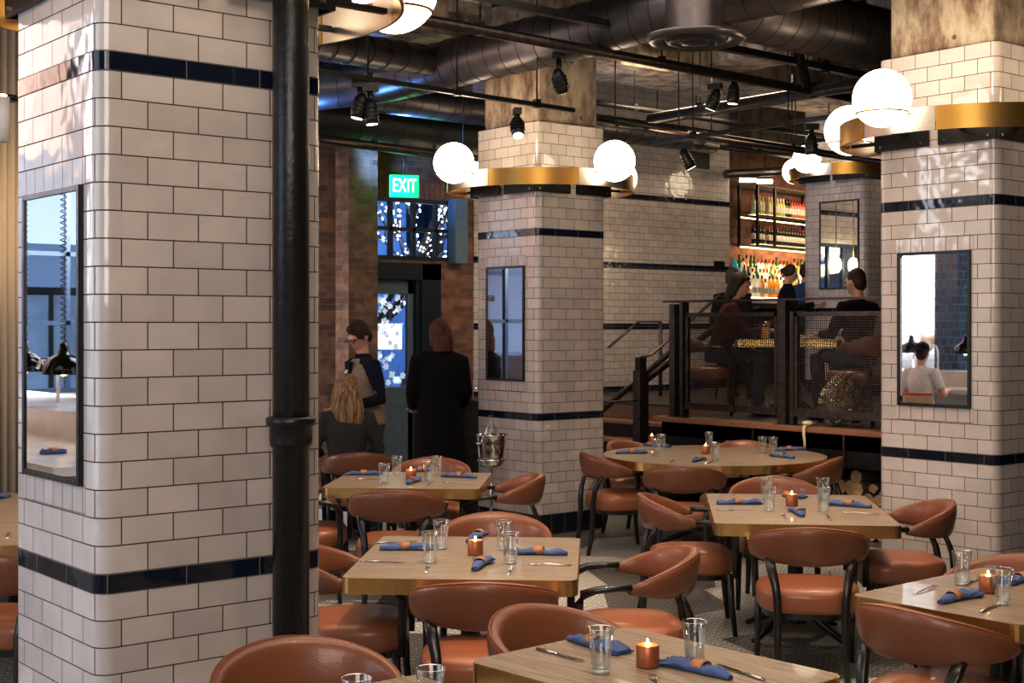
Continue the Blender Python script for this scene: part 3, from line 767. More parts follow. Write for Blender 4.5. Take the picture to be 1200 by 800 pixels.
def fork(a, b, label, group, z=TT):
    """handle end a, tines towards b"""
    global forks
    A, B = Vector((*pz(*a, z), z)), Vector((*pz(*b, z), z)); c = (A+B)/2; v = B-A; az = math.atan2(v.y, v.x)
    if forks is None:
        mb = MB(); mb.tube([(-.1, 0, .004), (-.04, 0, .006), (.02, 0, .009), (.035, 0, .009)], [(.006, .0015), (.0045, .002), (.003, .0022), (.005, .0018)], 8, 0, (0, 0, 1))
        mb.tube([(.035, 0, .009), (.046, 0, .006), (.056, 0, .005)], [(.005, .0018), (.011, .0014), (.012, .0012)], 8, 0, (0, 0, 1))
        for k in range(4): y = -.0095+k*.0063; mb.tube([(.054, y, .005), (.075, y, .005), (.098, y*.9, .009)], [(.0019, .0012), (.0018, .0012), (.001, .0008)], 6, 0, (0, 0, 1))
        forks = mb.build('fork', 'cutlery', loc=c, rotz=az, label=label, cat='fork', group=group); return forks
    o = forks.copy(); C.objects.link(o); o.location = c; o.rotation_euler = (0, 0, az); o['label'] = label; o['group'] = group; return o
def knife(a, b, label, group, z=TT):
    """handle end a, blade towards b"""
    global knives
    A, B = Vector((*pz(*a, z), z)), Vector((*pz(*b, z), z)); c = (A+B)/2; v = B-A; az = math.atan2(v.y, v.x)
    if knives is None:
        t = thing('table_knife', label, 'knife', c, az, group)
        mb = MB(); mb.tube([(-.11, 0, .004), (-.06, 0, .005), (-.01, 0, .005)], [(.007, .004), (.0065, .004), (.005, .003)], 8, 0, (0, 0, 1)); mb.build('handle', 'cutlery', t)
        mb = MB(); mb.prism([(-.012, -.006), (.085, -.009), (.105, -.004), (.112, .006), (-.012, .006)], .004, .0056); mb.build('blade', 'chrome', t); knives = t; return t
    return dup(knives, c, az, label, group)
candles = None
def candle(px, py, label, z=TT):
    global candles
    p = (*pz(px, py, z), z)
    if candles is None:
        t = thing('votive_candle', label, 'candle', p, 0, 'burning candles in copper cups')
        mb = MB(); mb.lathe([(.002, .003), (.034, .001), (.036, .006), (.036, .068), (.034, .07), (.033, .068), (.033, .056)], 24); mb.build('copper_cup', 'copper', t)
        w = MB().lathe([(.0325, .056), (.015, .053), (.002, .052)], 20).build('wax', 'wax', t)
        f = MB().lathe([(.001, .052), (.004, .058), (.0065, .066), (.004, .078), (.0008, .088)], 10).build('flame', 'flame', t)
        candles = t; return t
    return dup(candles, p, 0, label)
S = [  # table phrase, glasses, napkins (with words), candles, forks, knives
 ('front square table', [((504, 659), 'left near'), ((517, 643), 'left far'), ((598, 660), 'right near'), ((590, 644), 'right far')],
  [((433, 645), (523, 643), .45, 'left'), ((676, 651), (587, 648), .5, 'right'), ((549, 676), (574, 652), .55, 'near'), ((543, 640), (569, 624), .8, 'far')],
  [(557, 650)], [((497, 678), (503, 657), 'near left'), ((670, 663), (617, 662), 'near right')],
  [((421, 658), (479, 660), 'near left'), ((594, 678), (601, 661), 'near right'), ((437, 637), (489, 635), 'far left')]),
 ('rear left table', [((450, 567), 'left near'), ((465, 557), 'left far'), ((503, 565), 'right near'), ((512, 557), 'right far')],
  [((399, 557), (453, 556), .5, 'left'), ((568, 561), (510, 557.5), .5, 'right'), ((474, 570), (490, 561), .5, 'near'), ((484, 553), (498, 552), .5, 'far')],
  [(481.5, 562)], [((446, 570), (450, 563), 'near left'), ((546, 567), (523, 566), 'right')],
  [((500, 571), (504, 565), 'near right'), ((417, 562), (443, 562), 'left')]),
 ('long right table', [((901, 598), 'left near'), ((898, 585), 'left far'), ((965, 599.5), 'right near'), ((964, 586), 'right far')],
  [((832, 591), (900, 590), .47, 'left'), ((1030, 596), (961, 590.5), .5, 'right'), ((945, 610), (929, 595), .45, 'near'), ((918, 582), (943, 584), .25, 'far')],
  [(928, 592.5)], [((923, 612), (916, 601), 'near'), ((1032, 603), (986, 601.5), 'right')],
  [((836, 598), (888, 599), 'left'), ((976, 613), (966, 601), 'near')]),
 ('round table', [((769, 534.5), 'front left'), ((775, 528), 'rear left'), ((831, 524.5), 'rear middle'), ((838, 539), 'front middle'), ((893.6, 531), 'right'), ((906, 531.5), 'rightmost')],
  [((716, 532), (763, 530.5), .5, 'front left'), ((750, 522), (790, 524.5), .25, 'rear left'), ((806, 544), (828, 536), .45, 'front middle'), ((845, 524), (859, 519), .5, 'rear middle'), ((946, 527), (906, 528), .55, 'rear right'), ((947, 540), (891, 532), .55, 'front right')],
  [(827, 531.5), (764, 519)], [((780, 545), (793, 538), 'left')],
  [((827, 544), (837, 540), 'middle')]),
 ('bottom square table', [((704, 788), 'left'), ((814, 779), 'right')],
  [((655, 747), (745, 770), .45, 'left'), ((868, 800), (770, 774), .45, 'right')],
  [(759, 781)], [((778, 812), (764, 793), 'near')],
  [((622, 759), (692, 778), 'left'), ((908, 802), (829, 776), 'right')]),
 ('right foreground table', [((1127, 685), 'left'), ((1174, 708), 'near')],
  [((1090, 711), (1152, 694), .4, 'left'), ((1225, 676), (1168, 686), .5, 'right')],
  [(1158, 694)], [((1063, 699), (1104, 685), 'left')],
  [((1138, 723), (1183, 703), 'near'), ((1128, 687), (1152, 676), 'far')]),
]
for tb, gl, nk, cd, fk, kf in S:
    for (p, w) in gl: tumbler(*p, f'clear water tumbler, the {w} one on the {tb}', f'water tumblers on the {tb}')
    for (a, b, k, w) in nk: napkin(a, b, f'blue napkin in tan leather ring at the {w} place of the {tb}', f'rolled napkins on the {tb}', k)
    for i, p in enumerate(cd): candle(*p, f'burning copper votive candle on the {tb}' + ('' if i == 0 else ', behind the left tumblers'))
    for a, b, w in fk: fork(a, b, f'steel fork at the {w} place of the {tb}', f'forks on the {tb}')
    for a, b, w in kf: knife(a, b, f'steel knife at the {w} place of the {tb}', f'knives on the {tb}')
def tcam(X, Y, label, group):
    x, y = cw(X, Y); t = tumbler(600, 700, label, group); t.location = (x, y, TT)
tcam(-.408, 3.6, 'left tumbler whose rim shows at the bottom edge', 'water tumblers on the bottom edge table')
tcam(-.22, 3.70, 'right tumbler whose rim shows at the bottom edge', 'water tumblers on the bottom edge table')
napkin((-30, 590), (12, 581), 'blue napkin at the far left edge of the frame', 'rolled napkins on the left edge table')
fork((8, 636), (10, 621), 'steel fork at the far left edge of the frame', 'forks on the left edge table')
# ================================================================ PLATFORM
PZ, PU = .93, 9.45
pf = MB(); pf.box(PU+.02, 22.3, -4.9, 9.32, PZ-.18, PZ-.03).box(10.9, 22.3, 9.3, 13.0, PZ-.18, PZ-.03); pf.box(14.56, 22.3, 13.0, 15.5, PZ-.18, PZ-.03)
pf.build('floor_platform', 'brownwood', kind='structure')
pt = MB(); pt.box(PU+.02, 22.3, -4.9, 9.32, PZ-.03, PZ).box(10.9, 22.3, 9.3, 13.0, PZ-.03, PZ).box(14.56, 22.3, 13.0, 15.5, PZ-.03, PZ); pt.build('floor_platform_boards', plain('dark_boards', (.05, .03, .02), .45, 0, .1, 8, .3), kind='structure')
MB().box(PU-.06, PU+.14, -4.5, 9.42, PZ-.045, PZ+.005).build('trim_9', 'stairwood', kind='structure', bev=.008)
fs = MB(); fs.box(PU+.02, PU+.06, -4.5, 9.36, .64, PZ-.045).box(PU-.02, PU+.10, -4.5, 9.36, .61, .65).box(PU+.9, PU+.94, -4.5, 9.36, 0, .52).box(PU+.02, PU+1.5, 9.30, 9.36, 0, PZ-.04)
fs.build('wall_platform', 'steel', kind='structure')
pn = MB()
for y in (8.2, 7.2, 6.2, 5.2, 4.2): pn.box(PU, PU+.02, y-.012, y+.012, .65, PZ-.05)
pn.build('trim_10', 'rail', kind='structure')
# firewood
lg0 = []
for k in range(5):
    mb = MB(); n = 12; r = 1.0; rr = random.Random(k)
    poly = [(1+.04*math.sin(j*2+k)+.05*rr.random()) for j in range(n)]
    if k in (1, 3): poly = [p*(1 if j < 7 else .55) for j, p in enumerate(poly)]
    A_ = [(-.19, .055*poly[j]*math.cos(2*PI*j/n), .055*poly[j]*math.sin(2*PI*j/n)) for j in range(n)]
    B_ = [(.19, y, z) for x, y, z in A_]
    mb.add(A_+B_, [(j, (j+1) % n, n+(j+1) % n, n+j) for j in range(n)], 0, False)
    mb.add(A_, [tuple(range(n))], 1); mb.add(B_, [tuple(reversed(range(n)))], 1); lg0.append(mb)
protos = {}
rl = random.Random(5); cnt = 0; y = 5.6
cols = []
while y < 8.9:
    hgt = .06; 
    for lv in range(6):
        if lv == 5 and rl.random() < .6: break
        s_ = .62+rl.random()*.35
        k = rl.randrange(5); w = ['pale round cut log', 'half split log', 'knotty round log', 'split firewood wedge', 'thin round log'][k]
        lvn = ['bottom', 'second', 'third', 'fourth', 'fifth', 'top'][lv]
        lb = f'{w} in the {lvn} layer of the firewood under the platform'
        if k not in protos:
            o = lg0[k].build('firewood_log', ['bark', 'logend'], label=lb, cat='log', group='firewood stacked under the platform'); protos[k] = o
        else:
            o = protos[k].copy(); C.objects.link(o); o['label'] = lb
        o.location = (PU+.24+rl.random()*.06, y+(lv % 2)*.05, .056+lv*.094); o.scale = (1, s_+.25, s_+.25); o.rotation_euler = (rl.random()*6, 0, (rl.random()-.5)*.12)
    y += .115
# railing
rt = thing('platform_railing', 'black steel platform railing with wire mesh panels', 'railing', (PU, 0, PZ))
ys = [9.20, 9.05, 8.02, 7.02]
YA, YB = 9.24, 5.3
def post(y, sx=.03, sy=.06, z0=-.0, z1=1.08, x=.04, name='post'):
    MB().box(x-sx, x+sx, y-sy, y+sy, z0, z1).box(x-sx-.02, x+sx+.02, y-sy-.02, y+sy+.02, z0, z0+.012).build(name, 'rail', rt)
yp, _ = yfrom(793, PU); yq, _ = yfrom(915, PU); ye = 5.2
post(yp+.07, .035, .035); post(yp-.06, .045, .02, z1=1.10); post(yq, .035, .045, z1=1.10); post(yq-.11, .03, .02, z1=1.0)
MB().box(.0, .07, ye, yp+.18, 1.095, 1.115).build('handrail', 'rail', rt)
for (ya, yb) in ((yq+.06, yp-.10), (ye, yq-.14)):
    fr = MB(); fr.box(.015, .055, ya, yb, .955, .995).box(.015, .055, ya, yb, .10, .15).box(.015, .055, ya, ya+.03, .1, .99).box(.015, .055, yb-.03, yb, .1, .99)
    fr.box(.003, .016, ya, yb, .085, .15); f_ = fr.build('panel_frame', 'rail', rt)
    ms = MB(); st = .022; n = int((yb-ya)/st); mz = int(.82/st)
    for i in range(1, n): y = ya+(yb-ya)*i/n; ms.box(.033, .037, y-.0022, y+.0022, .14, .96)
    for i in range(1, mz): z = .14+.82*i/mz; ms.box(.0325, .0375, ya, yb, z-.0022, z+.0022)
    ms.build('wire_mesh', 'rail', f_)
# stairs beside the platform
ysl = 9.42; su0 = 9.9
for k in range(4):
    u0 = su0+k*.25; z = PZ/5*(k+1)
    t = MB(); t.box(u0, u0+.31, ysl, 12.95, z-.04, z); o = t.build('floor_step', 'stairwood', kind='structure', bev=.006)
    MB().box(u0+.03, u0+.05, ysl+.02, 12.95, max(0, z-PZ/5), z-.04).build('trim_11', 'steel', kind='structure')
MB().prism([(ysl-.02, 0), (ysl+.02, 0)], 0, .01) if False else None
sg = MB()
v = [(su0-.1, ysl-.02, 0), (su0+.25, ysl-.02, 0), (10.95, ysl-.02, PZ-.2), (10.95, ysl-.02, PZ+.02), (su0-.1, ysl-.02, .2)]
v2 = [(x, y+.03, z) for x, y, z in v]
sg.add(v+v2, [(4, 3, 2, 1, 0), (5, 6, 7, 8, 9)]+[(i, (i+1) % 5, 5+(i+1) % 5, 5+i) for i in range(5)]); sg.build('trim_12', 'steel', kind='structure')
def newel(px, dpt, ztop, w, z0=0):
    x, y = cw((px-600)/F*dpt, dpt); return x, y
sr = thing('stair_railing', 'black steel stair handrail and newel post left of the platform', 'railing', (su0, ysl, 0))
nx, ny = 9.6, 9.78
nx -= su0; ny -= ysl
MB().box(nx-.06, nx+.06, ny-.05, ny+.05, 0, 1.36).build('newel_post', 'rail', sr)
MB().box(nx-.045, nx+.045, ny-.035, ny+.035, 1.36, 1.49).build('newel_cap', 'steel', sr)
hr = MB()
top = Vector((10.62-su0, 9.66-ysl, 2.12)); n0 = Vector((nx, ny, 1.49))
hr.tube([n0, n0+Vector((.14, 0, .02)), top], (.028, .012), 4, 0, (0, 0, 1)); hr.tube([n0+Vector((.05, 0, -.24)), top+Vector((0, 0, -.30))], (.05, .012), 4, 0, (0, 1, 0))
hr.tube([(nx, ny, 1.06), (nx-.6, ny, 1.06)], (.02, .01), 4, 0, (0, 0, 1))
hr.build('handrail', 'rail', sr); hr = MB(); hr.tube([(10.1-su0, 11.0-ysl, .82), (11.5-su0, 11.0-ysl, 1.63)], (.05, .012), 4, 0, (0, 1, 0)); hr.tube([(11.4-su0, 11.0-ysl, PZ), (11.4-su0, 11.0-ysl, 1.6)], .02, 8); hr.tube([(10.2-su0, 11.0-ysl, .1), (10.2-su0, 11.0-ysl, .85)], .02, 8)
hr.build('middle_handrail', 'rail', sr)
# wall side rail
wr = thing('wall_handrail', 'thin black handrail fixed along the tiled back wall above the stairs', 'railing', (0, 0, 0))
a1 = pd(713, 407, 16.6); a2 = pd(748, 377, 16.9); a3 = pd(774, 377, 17.1)
mb = MB(); mb.tube([a1, a2, a3], (.03, .012), 4, 0, (0, 0, 1)); mb.build('handrail', 'rail', wr)
mb = MB(); mb.tube([a3, (a3.x, a3.y, PZ)], .025, 8); mb.build('post', 'rail', wr)
b1, b2 = pd(712, 380, 15.6), pd(712, 380, 15.6)
# little wall sign
MB().box(-.1, .1, -.02, 0, -.05, .05).build('wall_plaque', 'steel', loc=(*[pd(844, 310, 19.1)[i] for i in (0,)], 13.02, pd(844, 310, 19.1).z), label='small dark plaque on the tiled wall near the bar opening', cat='plaque')
# curtain + sconce at the far left
cu = MB(); rings = []; k = 90
pts = [(2.35+1.15*i/k, 9.72+.02*math.sin(i*1.4)) for i in range(k+1)]
cu.loft([[(x, y, .02), (x, y+.008, .02), (x, y+.008, ZC-.6), (x, y, ZC-.6)] for x, y in pts], 0, True, True)
cu.build('floor_curtain', 'curtain', label='pale full height linen curtain at the far left edge', cat='curtain')
scn = thing('wall_sconce', 'white curved wall sconce glowing at the far left edge', 'lamp', pd(2, 140, 8.6))
mb = MB(); mb.tube([(0, 0, .14), (0, 0, -.14)], .05, 16); mb.build('lamp_shade', 'white', scn)
mb = MB(); mb.lathe([(.001, 0), (.085, 0), (.085, -.03), (.001, -.03)], 20, c=(.04, .06, .16)); mb.tube([(0, 0, .1), (.04, .06, .14)], .012); mb.build('bracket', 'rubber', scn)
mb = MB(); mb.ell((0, 0, .15), (.035, .035, .01)); mb.build('bulb', emis('sconce_bulb', (1, .75, .45), 40), scn)
# ================================================================ ENTRY THINGS
ib = thing('ice_bucket_stand', 'polished steel wine bucket on a tall stand beside the middle column', 'ice bucket', (*cw(-.17, 11.2), 0))
mb = MB(); mb.lathe([(.002, .66), (.085, .66), (.10, .68), (.118, .86), (.122, .905), (.132, .91), (.132, .918), (.116, .915), (.112, .86), (.095, .69)], 32); mb.lathe([(.112, .70), (.12, .70), (.12, .72), (.112, .72)], 32)
for s_ in (-1, 1): mb.tube([(s_*.12, -.03, .85), (s_*.15, 0, .85), (s_*.12, .03, .85)], .008, 8)
mb.build('bucket', 'chrome', ib)
mb = MB(); mb.tube([(0, 0, .02), (0, 0, .66)], .014, 12); mb.lathe([(.002, .03), (.13, .02), (.14, 0), (.002, 0)], 28); mb.lathe([(.002, .66), (.06, .655), (.002, .64)], 20); mb.build('stand', 'cutlery', ib)
bt = MB(); bt.lathe([(.002, .0), (.05, .0), (.06, .05), (.055, .12), (.03, .15), (.018, .17), (.018, .22), (.022, .23), (.002, .23)], 20, c=(0, 0, .84)); o = bt.build('glass_decanter', 'glass', loc=ib.location, label='clear glass decanter standing in the steel wine bucket', cat='decanter')
hs = thing('host_stand', 'dark panelled cabinet behind the middle column holding a lit candle', 'cabinet', (*cw(-.62, 13.2), 0), yaw(-5))
mb = MB(); mb.box(-.3, .45, -.25, .25, 0, 1.06).box(-.33, .48, -.28, .28, 1.06, 1.10); mb.build('cabinet_body', 'blackwood', hs, bev=.006)
mb = MB(); [mb.box(-.26, .41, -.262, -.25, .12+k*.09, .18+k*.09) for k in range(10)]; mb.build('slats', 'rubber', hs)
c_ = candle(600, 700, 'small candle glowing on the dark cabinet by the middle column'); c_.location = (*cw(-.415, 13.1), 1.10)
mb = MB(); mb.lathe([(.002, 0), (.05, 0), (.04, .01), (.008, .02), (.008, .08), (.04, .10), (.05, .16), (.038, .17)], 16)
mb.build('glass_bowl', 'glass', loc=(*cw(-.31, 13.1), 1.10), label='small glass bowl beside the candle on the dark cabinet', cat='bowl')
# ================================================================ PEOPLE
def V(*a): return Vector(a)
def person(label, X, Y, a, k=1.0, z=0, sit=None, arms=None, head=(0, 0, 0), lean=0, skin='skin', hair='hair_dark', style='short',
           top=None, sleeve=1.0, bottom=None, shoe='rubber', vest=None, coat=None, glasses=False, cap=None, tie=False, world=None):
    loc = (*(world or cw(X, Y)), z)
    t = thing('person', label, 'person', loc, face(a)); k_ = k
    pz0 = .95 if sit is None else sit/k+.10
    le = lambda y, zz: V(0, y+lean*(zz), zz)
    P0, P1, P2, P3, P4 = [V(0, lean*d, pz0+d) for d in (0, .15, .35, .47, .53)]
    P4.y -= .005; HC = P4+V(0, .025+lean*.1, .155)
    R = Matrix.Rotation(math.radians(head[2]), 3, 'Z') @ Matrix.Rotation(math.radians(head[0]), 3, 'X') @ Matrix.Rotation(math.radians(head[1]), 3, 'Y')
    SH = {s: P3+V(s*.175, 0, -.015) for s in (-1, 1)}
    if arms is None: arms = {s: (SH[s]+V(s*.05, -.03, -.28), SH[s]+V(s*.06, .03, -.53)) for s in (-1, 1)}
    else: arms = {s: (SH[s]+V(*arms[s][0]), SH[s]+V(*arms[s][1])) for s in (-1, 1)}
    HP = {s: P0+V(s*.085, 0, -.02) for s in (-1, 1)}
    if sit is None: KN = {s: V(s*.095, .02, .50) for s in (-1, 1)}; AN = {s: V(s*.10, -.02, .085) for s in (-1, 1)}
    else: KN = {s: P0+V(s*.12, .42, .0) for s in (-1, 1)}; AN = {s: V(s*.12, P0.y+.38, .085) for s in (-1, 1)}
    S_ = lambda p: Vector(p)*k_
    def tb(mb, pts, rad, n=14, up=None):
        mb.tube([S_(p) for p in pts], [((r[0]*k_, r[1]*k_) if isinstance(r, tuple) else r*k_) for r in rad], n, 0, up)
    def torso(mb, g=0, low=True):
        tb(mb, [P0+V(0, 0, -.06), P0, P1, P2, P3, P3+V(0, 0, .035)], [(.15+g, .105+g), (.165+g, .118+g), (.138+g, .098+g), (.162+g, .115+g), (.15+g, .085+g), (.09+g, .06+g)], 18, (0, 1, 0))
    b = MB(); torso(b)
    tb(b, [P3, P4, HC+V(0, -.02, -.05)], [.06, .052, .052])
    b.ell(S_(HC), S_((.074, .092, .112)), R=R)
    for o_, r_ in (((0, .030, -.055), (.052, .06, .06)), ((0, .062, -.088), (.026, .024, .022)), ((0, .098, -.018), (.012, .018, .022)), ((0, .088, .018), (.05, .016, .012)), ((0, .085, -.055), (.024, .014, .014)), ((.074, -.005, -.01), (.012, .02, .03)), ((-.074, -.005, -.01), (.012, .02, .03))):
        b.ell(S_(HC+R @ V(*o_)), S_(r_), R=R)
    for s in (-1, 1):
        e, w = arms[s]; tb(b, [P3+V(s*.1, 0, -.01), SH[s], (SH[s]+e)/2, e, (e+w)/2+(e-w)*.1, w], [.05, .055, .047, .038, .036, .025])
        d = (w-e).normalized(); sd = d.cross(V(0, 0, 1)); sd = (sd if sd.length > .2 else V(1, 0, 0)).normalized(); nn = d.cross(sd)
        pc = w+d*.05
        tb(b, [w, w+d*.03, w+d*.085], [(.026, .02), (.038, .017), (.036, .013)], 12, nn)
        for j, ln in enumerate((.062, .075, .072, .055)):
            o_ = sd*(-.029+.0195*j); r0 = w+d*.08+o_
            tb(b, [r0, r0+d*ln*.5-nn*.006, r0+d*ln*.95-nn*.024], [.0105, .0095, .008], 8)
        q = sd*(-.032); tb(b, [w+d*.025+q, w+d*.055+q*1.7, w+d*.085+q*1.9-nn*.01], [.013, .011, .009], 8)
        tb(b, [HP[s], (HP[s]+KN[s])/2, KN[s], (KN[s]*.65+AN[s]*.35), AN[s]], [.085, .075, .055, .054, .035])
        b.ell(S_(AN[s]+V(0, .06, -.045)), S_((.04, .12, .035)))
    bake(b, 'body', skin, t, .0115)
    for s in (-1, 1):
        MB().ell(S_(HC+R @ V(s*.031, .084, .003)), S_((.013, .008, .008))).build('eye', 'eye', t)
    MB().ell(S_(HC+R @ V(0, .097, -.056)), S_((.022, .006, .006))).build('mouth', 'lip', t)
    # hair
    h = MB()
    if style in ('short', 'crop'):
        g = .004 if style == 'crop' else .010
        h.ell(S_(HC+R @ V(0, -.014, .022)), S_((.076+g, .088+g, .104+g)), R=R)
        h.ell(S_(HC+R @ V(0, -.05, -.02)), S_((.066+g, .05+g, .075)), R=R)
        if style == 'short': h.ell(S_(HC+R @ V(0, .045, .088)), S_((.058, .04, .03)), R=R)
    elif style == 'long':
        h.ell(S_(HC+R @ V(0, -.022, .022)), S_((.092, .095, .112)), R=R)
        q = [HC+R @ V(0, -.045, .06), HC+R @ V(0, -.07, -.05), HC+R @ V(0, -.075, -.16), HC+R @ V(0, -.07, -.26), HC+R @ V(0, -.06, -.315)]
        tb(h, q, [(.07, .05), (.105, .062), (.125, .06), (.12, .05), (.08, .03)], 18, (0, 1, 0))
        for s in (-1, 1): tb(h, [HC+R @ V(s*.06, .0, .06), HC+R @ V(s*.088, .02, -.03), HC+R @ V(s*.10, .0, -.16), HC+R @ V(s*.09, -.02, -.27)], [.03, .03, .035, .02])
    elif style == 'bob':
        h.ell(S_(HC+R @ V(0, -.022, .022)), S_((.09, .095, .108)), R=R)
        tb(h, [HC+R @ V(0, -.04, .04), HC+R @ V(0, -.06, -.06), HC+R @ V(0, -.06, -.17)], [(.08, .05), (.095, .06), (.085, .045)], 18, (0, 1, 0))
        for s in (-1, 1): tb(h, [HC+R @ V(s*.055, .01, .075), HC+R @ V(s*.082, -.005, -.01), HC+R @ V(s*.08, -.02, -.12)], [.03, .022, .022])
        h.ell(S_(HC+R @ V(0, .052, .078)), S_((.058, .034, .028)), R=R)
    elif style == 'bun':
        h.ell(S_(HC+R @ V(0, -.02, .022)), S_((.084, .092, .108)), R=R); h.ell(S_(HC+R @ V(0, -.11, .0)), S_((.04, .04, .04)), R=R)
        for s in (-1, 1): tb(h, [HC+R @ V(s*.05, .04, .07), HC+R @ V(s*.078, .02, .0), HC+R @ V(s*.07, -.04, -.04)], [.028, .022, .02])
    bake(h, 'hair', hair, t, .010, 3)
    if top:
        c = MB(); torso(c, .012)
        for s in (-1, 1):
            e, w = arms[s]; q = e*(1-max(0, sleeve*2-1))+w*max(0, sleeve*2-1) if sleeve > .5 else SH[s]*(1-sleeve*2)+e*sleeve*2
            pts = [P3+V(s*.09, 0, -.01), SH[s], (SH[s]+e)/2, e, q] if sleeve > .5 else [P3+V(s*.09, 0, -.01), SH[s], (SH[s]+q)/2, q]
            tb(c, pts, [.062, .068, .060, .052, .040][:len(pts)] if sleeve > .5 else [.062, .07, .066, .062])
        tb(c, [P3, P3+V(0, 0, .075)], [.078, .064])
        bake(c, 'shirt', top, t, .0125, 3)
    if vest:
        c = MB(); tb(c, [P0+V(0, 0, -.03), P0+V(0, 0, .02), P1, P2, P3+V(0, 0, -.01), P3+V(0, 0, .035)], [(.190, .142), (.190, .145), (.165, .128), (.186, .142), (.155, .108), (.09, .08)], 22, (0, 1, 0))
        bake(c, 'vest', vest, t, .0125, 3)
        c = MB(); pr = [S_(P2+V(-.052, .152, .13)), S_(P2+V(.052, .152, .13)), S_(P2+V(0, .158, -.06))]; c.add(pr+[p+V(0, -.03, 0) for p in pr], [(0, 2, 1), (3, 4, 5), (0, 1, 4, 3), (1, 2, 5, 4), (2, 0, 3, 5)]); c.build('shirt_front', top, t)
    if tie:
        c = MB(); tb(c, [P3+V(0, .10, .0), P2+V(0, .165, .04), P2+V(0, .165, -.05)], [(.014, .008), (.022, .006), (.02, .006)], 8, (0, 1, 0)); c.build('necktie', 'white', t)
    if bottom:
        c = MB(); tb(c, [P0+V(0, 0, -.08), P0, P0+V(0, 0, .07)], [(.165, .125), (.182, .134), (.168, .124)], 18, (0, 1, 0))
        for s in (-1, 1): tb(c, [HP[s], (HP[s]+KN[s])/2, KN[s], AN[s]+V(0, 0, .02)], [.097, .09, .074, .062])
        bake(c, 'trousers', bottom, t, .0135, 3)
    if coat:
        c = MB(); torso(c, .03); tb(c, [P1, P0, P0+V(0, 0, -.3), P0+V(0, -.01, -.62)], [(.165, .13), (.20, .16), (.22, .18), (.24, .19)], 20, (0, 1, 0))
        for s in (-1, 1):
            e, w = arms[s]; tb(c, [P3+V(s*.09, 0, 0), SH[s], e, w], [.075, .082, .066, .052])
        tb(c, [P3, P3+V(0, 0, .07)], [.09, .075]); bake(c, 'coat', coat, t, .016, 3)
    for s in (-1, 1):
        c = MB(); c.ell(S_(AN[s]+V(0, .055, -.045)), S_((.048, .135, .042))); c.ell(S_(AN[s]+V(0, -.01, -.01)), S_((.045, .05, .05))); c.build('shoe', shoe, t)
    if glasses:
        c = MB()
        for s in (-1, 1):
            pts = [HC+R @ V(s*.032+.024*math.cos(2*PI*j/14), .10, .004+.017*math.sin(2*PI*j/14)) for j in range(15)]; tb(c, pts, [.0028]*15, 6)
            tb(c, [HC+R @ V(s*.056, .098, .006), HC+R @ V(s*.08, .0, .006)], [.003, .003], 6)
        tb(c, [HC+R @ V(-.008, .101, .008), HC+R @ V(.008, .101, .008)], [.003, .003], 6); c.build('eyeglasses', 'rubber', t)
    if cap:
        c = MB(); c.ell(S_(HC+R @ V(0, -.005, .05)), S_((.088, .10, .085)), R=R); bake(c, 'cap', cap, t, .01, 3)
        c = MB(); tb(c, [HC+R @ V(0, -.08, .02), HC+R @ V(0, -.15, .0)], [(.07, .012), (.05, .006)], 12, (0, 0, 1)); c.build('cap_brim', cap, t)
    return t
gv = cloth('beige_vest', (.30, .235, .175)); nv = cloth('navy_shirt', (.012, .013, .028)); dn = cloth('denim', (.05, .075, .11))
gy = cloth('charcoal_knit', (.045, .042, .042)); bk_ = cloth('black_cloth', (.006, .005, .006)); mr = cloth('maroon_knit', (.07, .022, .024)); wt = cloth('white_tshirt', (.7, .66, .64)); bl = cloth('blue_shirt', (.03, .055, .16))
def cx(px, d): return ((px-600)/F*d, d)
person('man in beige vest and navy shirt with glasses standing beside the seated blond woman', *cx(431, 11.65), 212, 1.05, lean=.09,
       arms={-1: ((-.06, -.05, -.27), (.02, .16, -.32)), 1: ((.07, -.04, -.27), (-.04, .17, -.34))}, head=(-28, 0, 14), hair='hair_brown', style='short', top=nv, vest=gv, tie=True, bottom=dn, glasses=True)
person('blond woman in charcoal cardigan seated with her back to us', -1.34, 11.1, 100, 1.0, sit=.50, lean=.02,
       arms={-1: ((-.09, .02, -.26), (-.03, .22, -.30)), 1: ((.09, .02, -.26), (.03, .22, -.30))}, head=(-4, 0, 12), hair='hair_blond', style='long', top=gy, bottom=bk_)
person('auburn haired woman in a long black coat, her back to us by the door', *cx(515, 12.4), 100, 1.06, hair='hair_red', style='bob', top=bk_, bottom=bk_, coat=bk_, head=(-8, 0, 20),
       arms={-1: ((-.05, .02, -.28), (-.03, .2, -.40)), 1: ((.05, .02, -.28), (.03, .2, -.40))})
person('dark haired woman in maroon sweater seated in profile on the platform', 2.03, 13.5, -12, 1.0, z=PZ, sit=.49, lean=.30, arms={-1: ((-.05, .12, -.24), (.02, .36, -.22)), 1: ((.05, .12, -.24), (-.02, .36, -.22))},
       head=(-16, 0, -6), style='bob', hair='hair_dark', top=mr, bottom=dn)
person('short haired man in black sweater seated with his back to us on the platform', 3.16, 12.45, 122, 1.0, z=PZ, sit=.49, lean=.05, arms={-1: ((-.06, .1, -.25), (.04, .33, -.25)), 1: ((.06, .1, -.25), (-.04, .33, -.25))},
       hair='hair_brown', style='crop', top=bk_, bottom=dn, head=(-4, 0, 6))
chair(1.93, 13.52, -12, 'armchair on the platform under the dark haired woman', rear=False, z=PZ)
chair(3.14, 12.36, 122, 'armchair on the platform under the man in black', rear=False, z=PZ)
person('bartender with dark pinned hair in black vest working behind the platform table', *cx(919, 17.8), -14, .95, z=PZ, lean=.10, arms={-1: ((-.04, .12, -.24), (0, .36, -.2)), 1: ((.04, .12, -.24), (0, .36, -.2))},
       head=(-22, 0, -6), style='bun', hair='hair_dark', top=bk_, bottom=bk_)
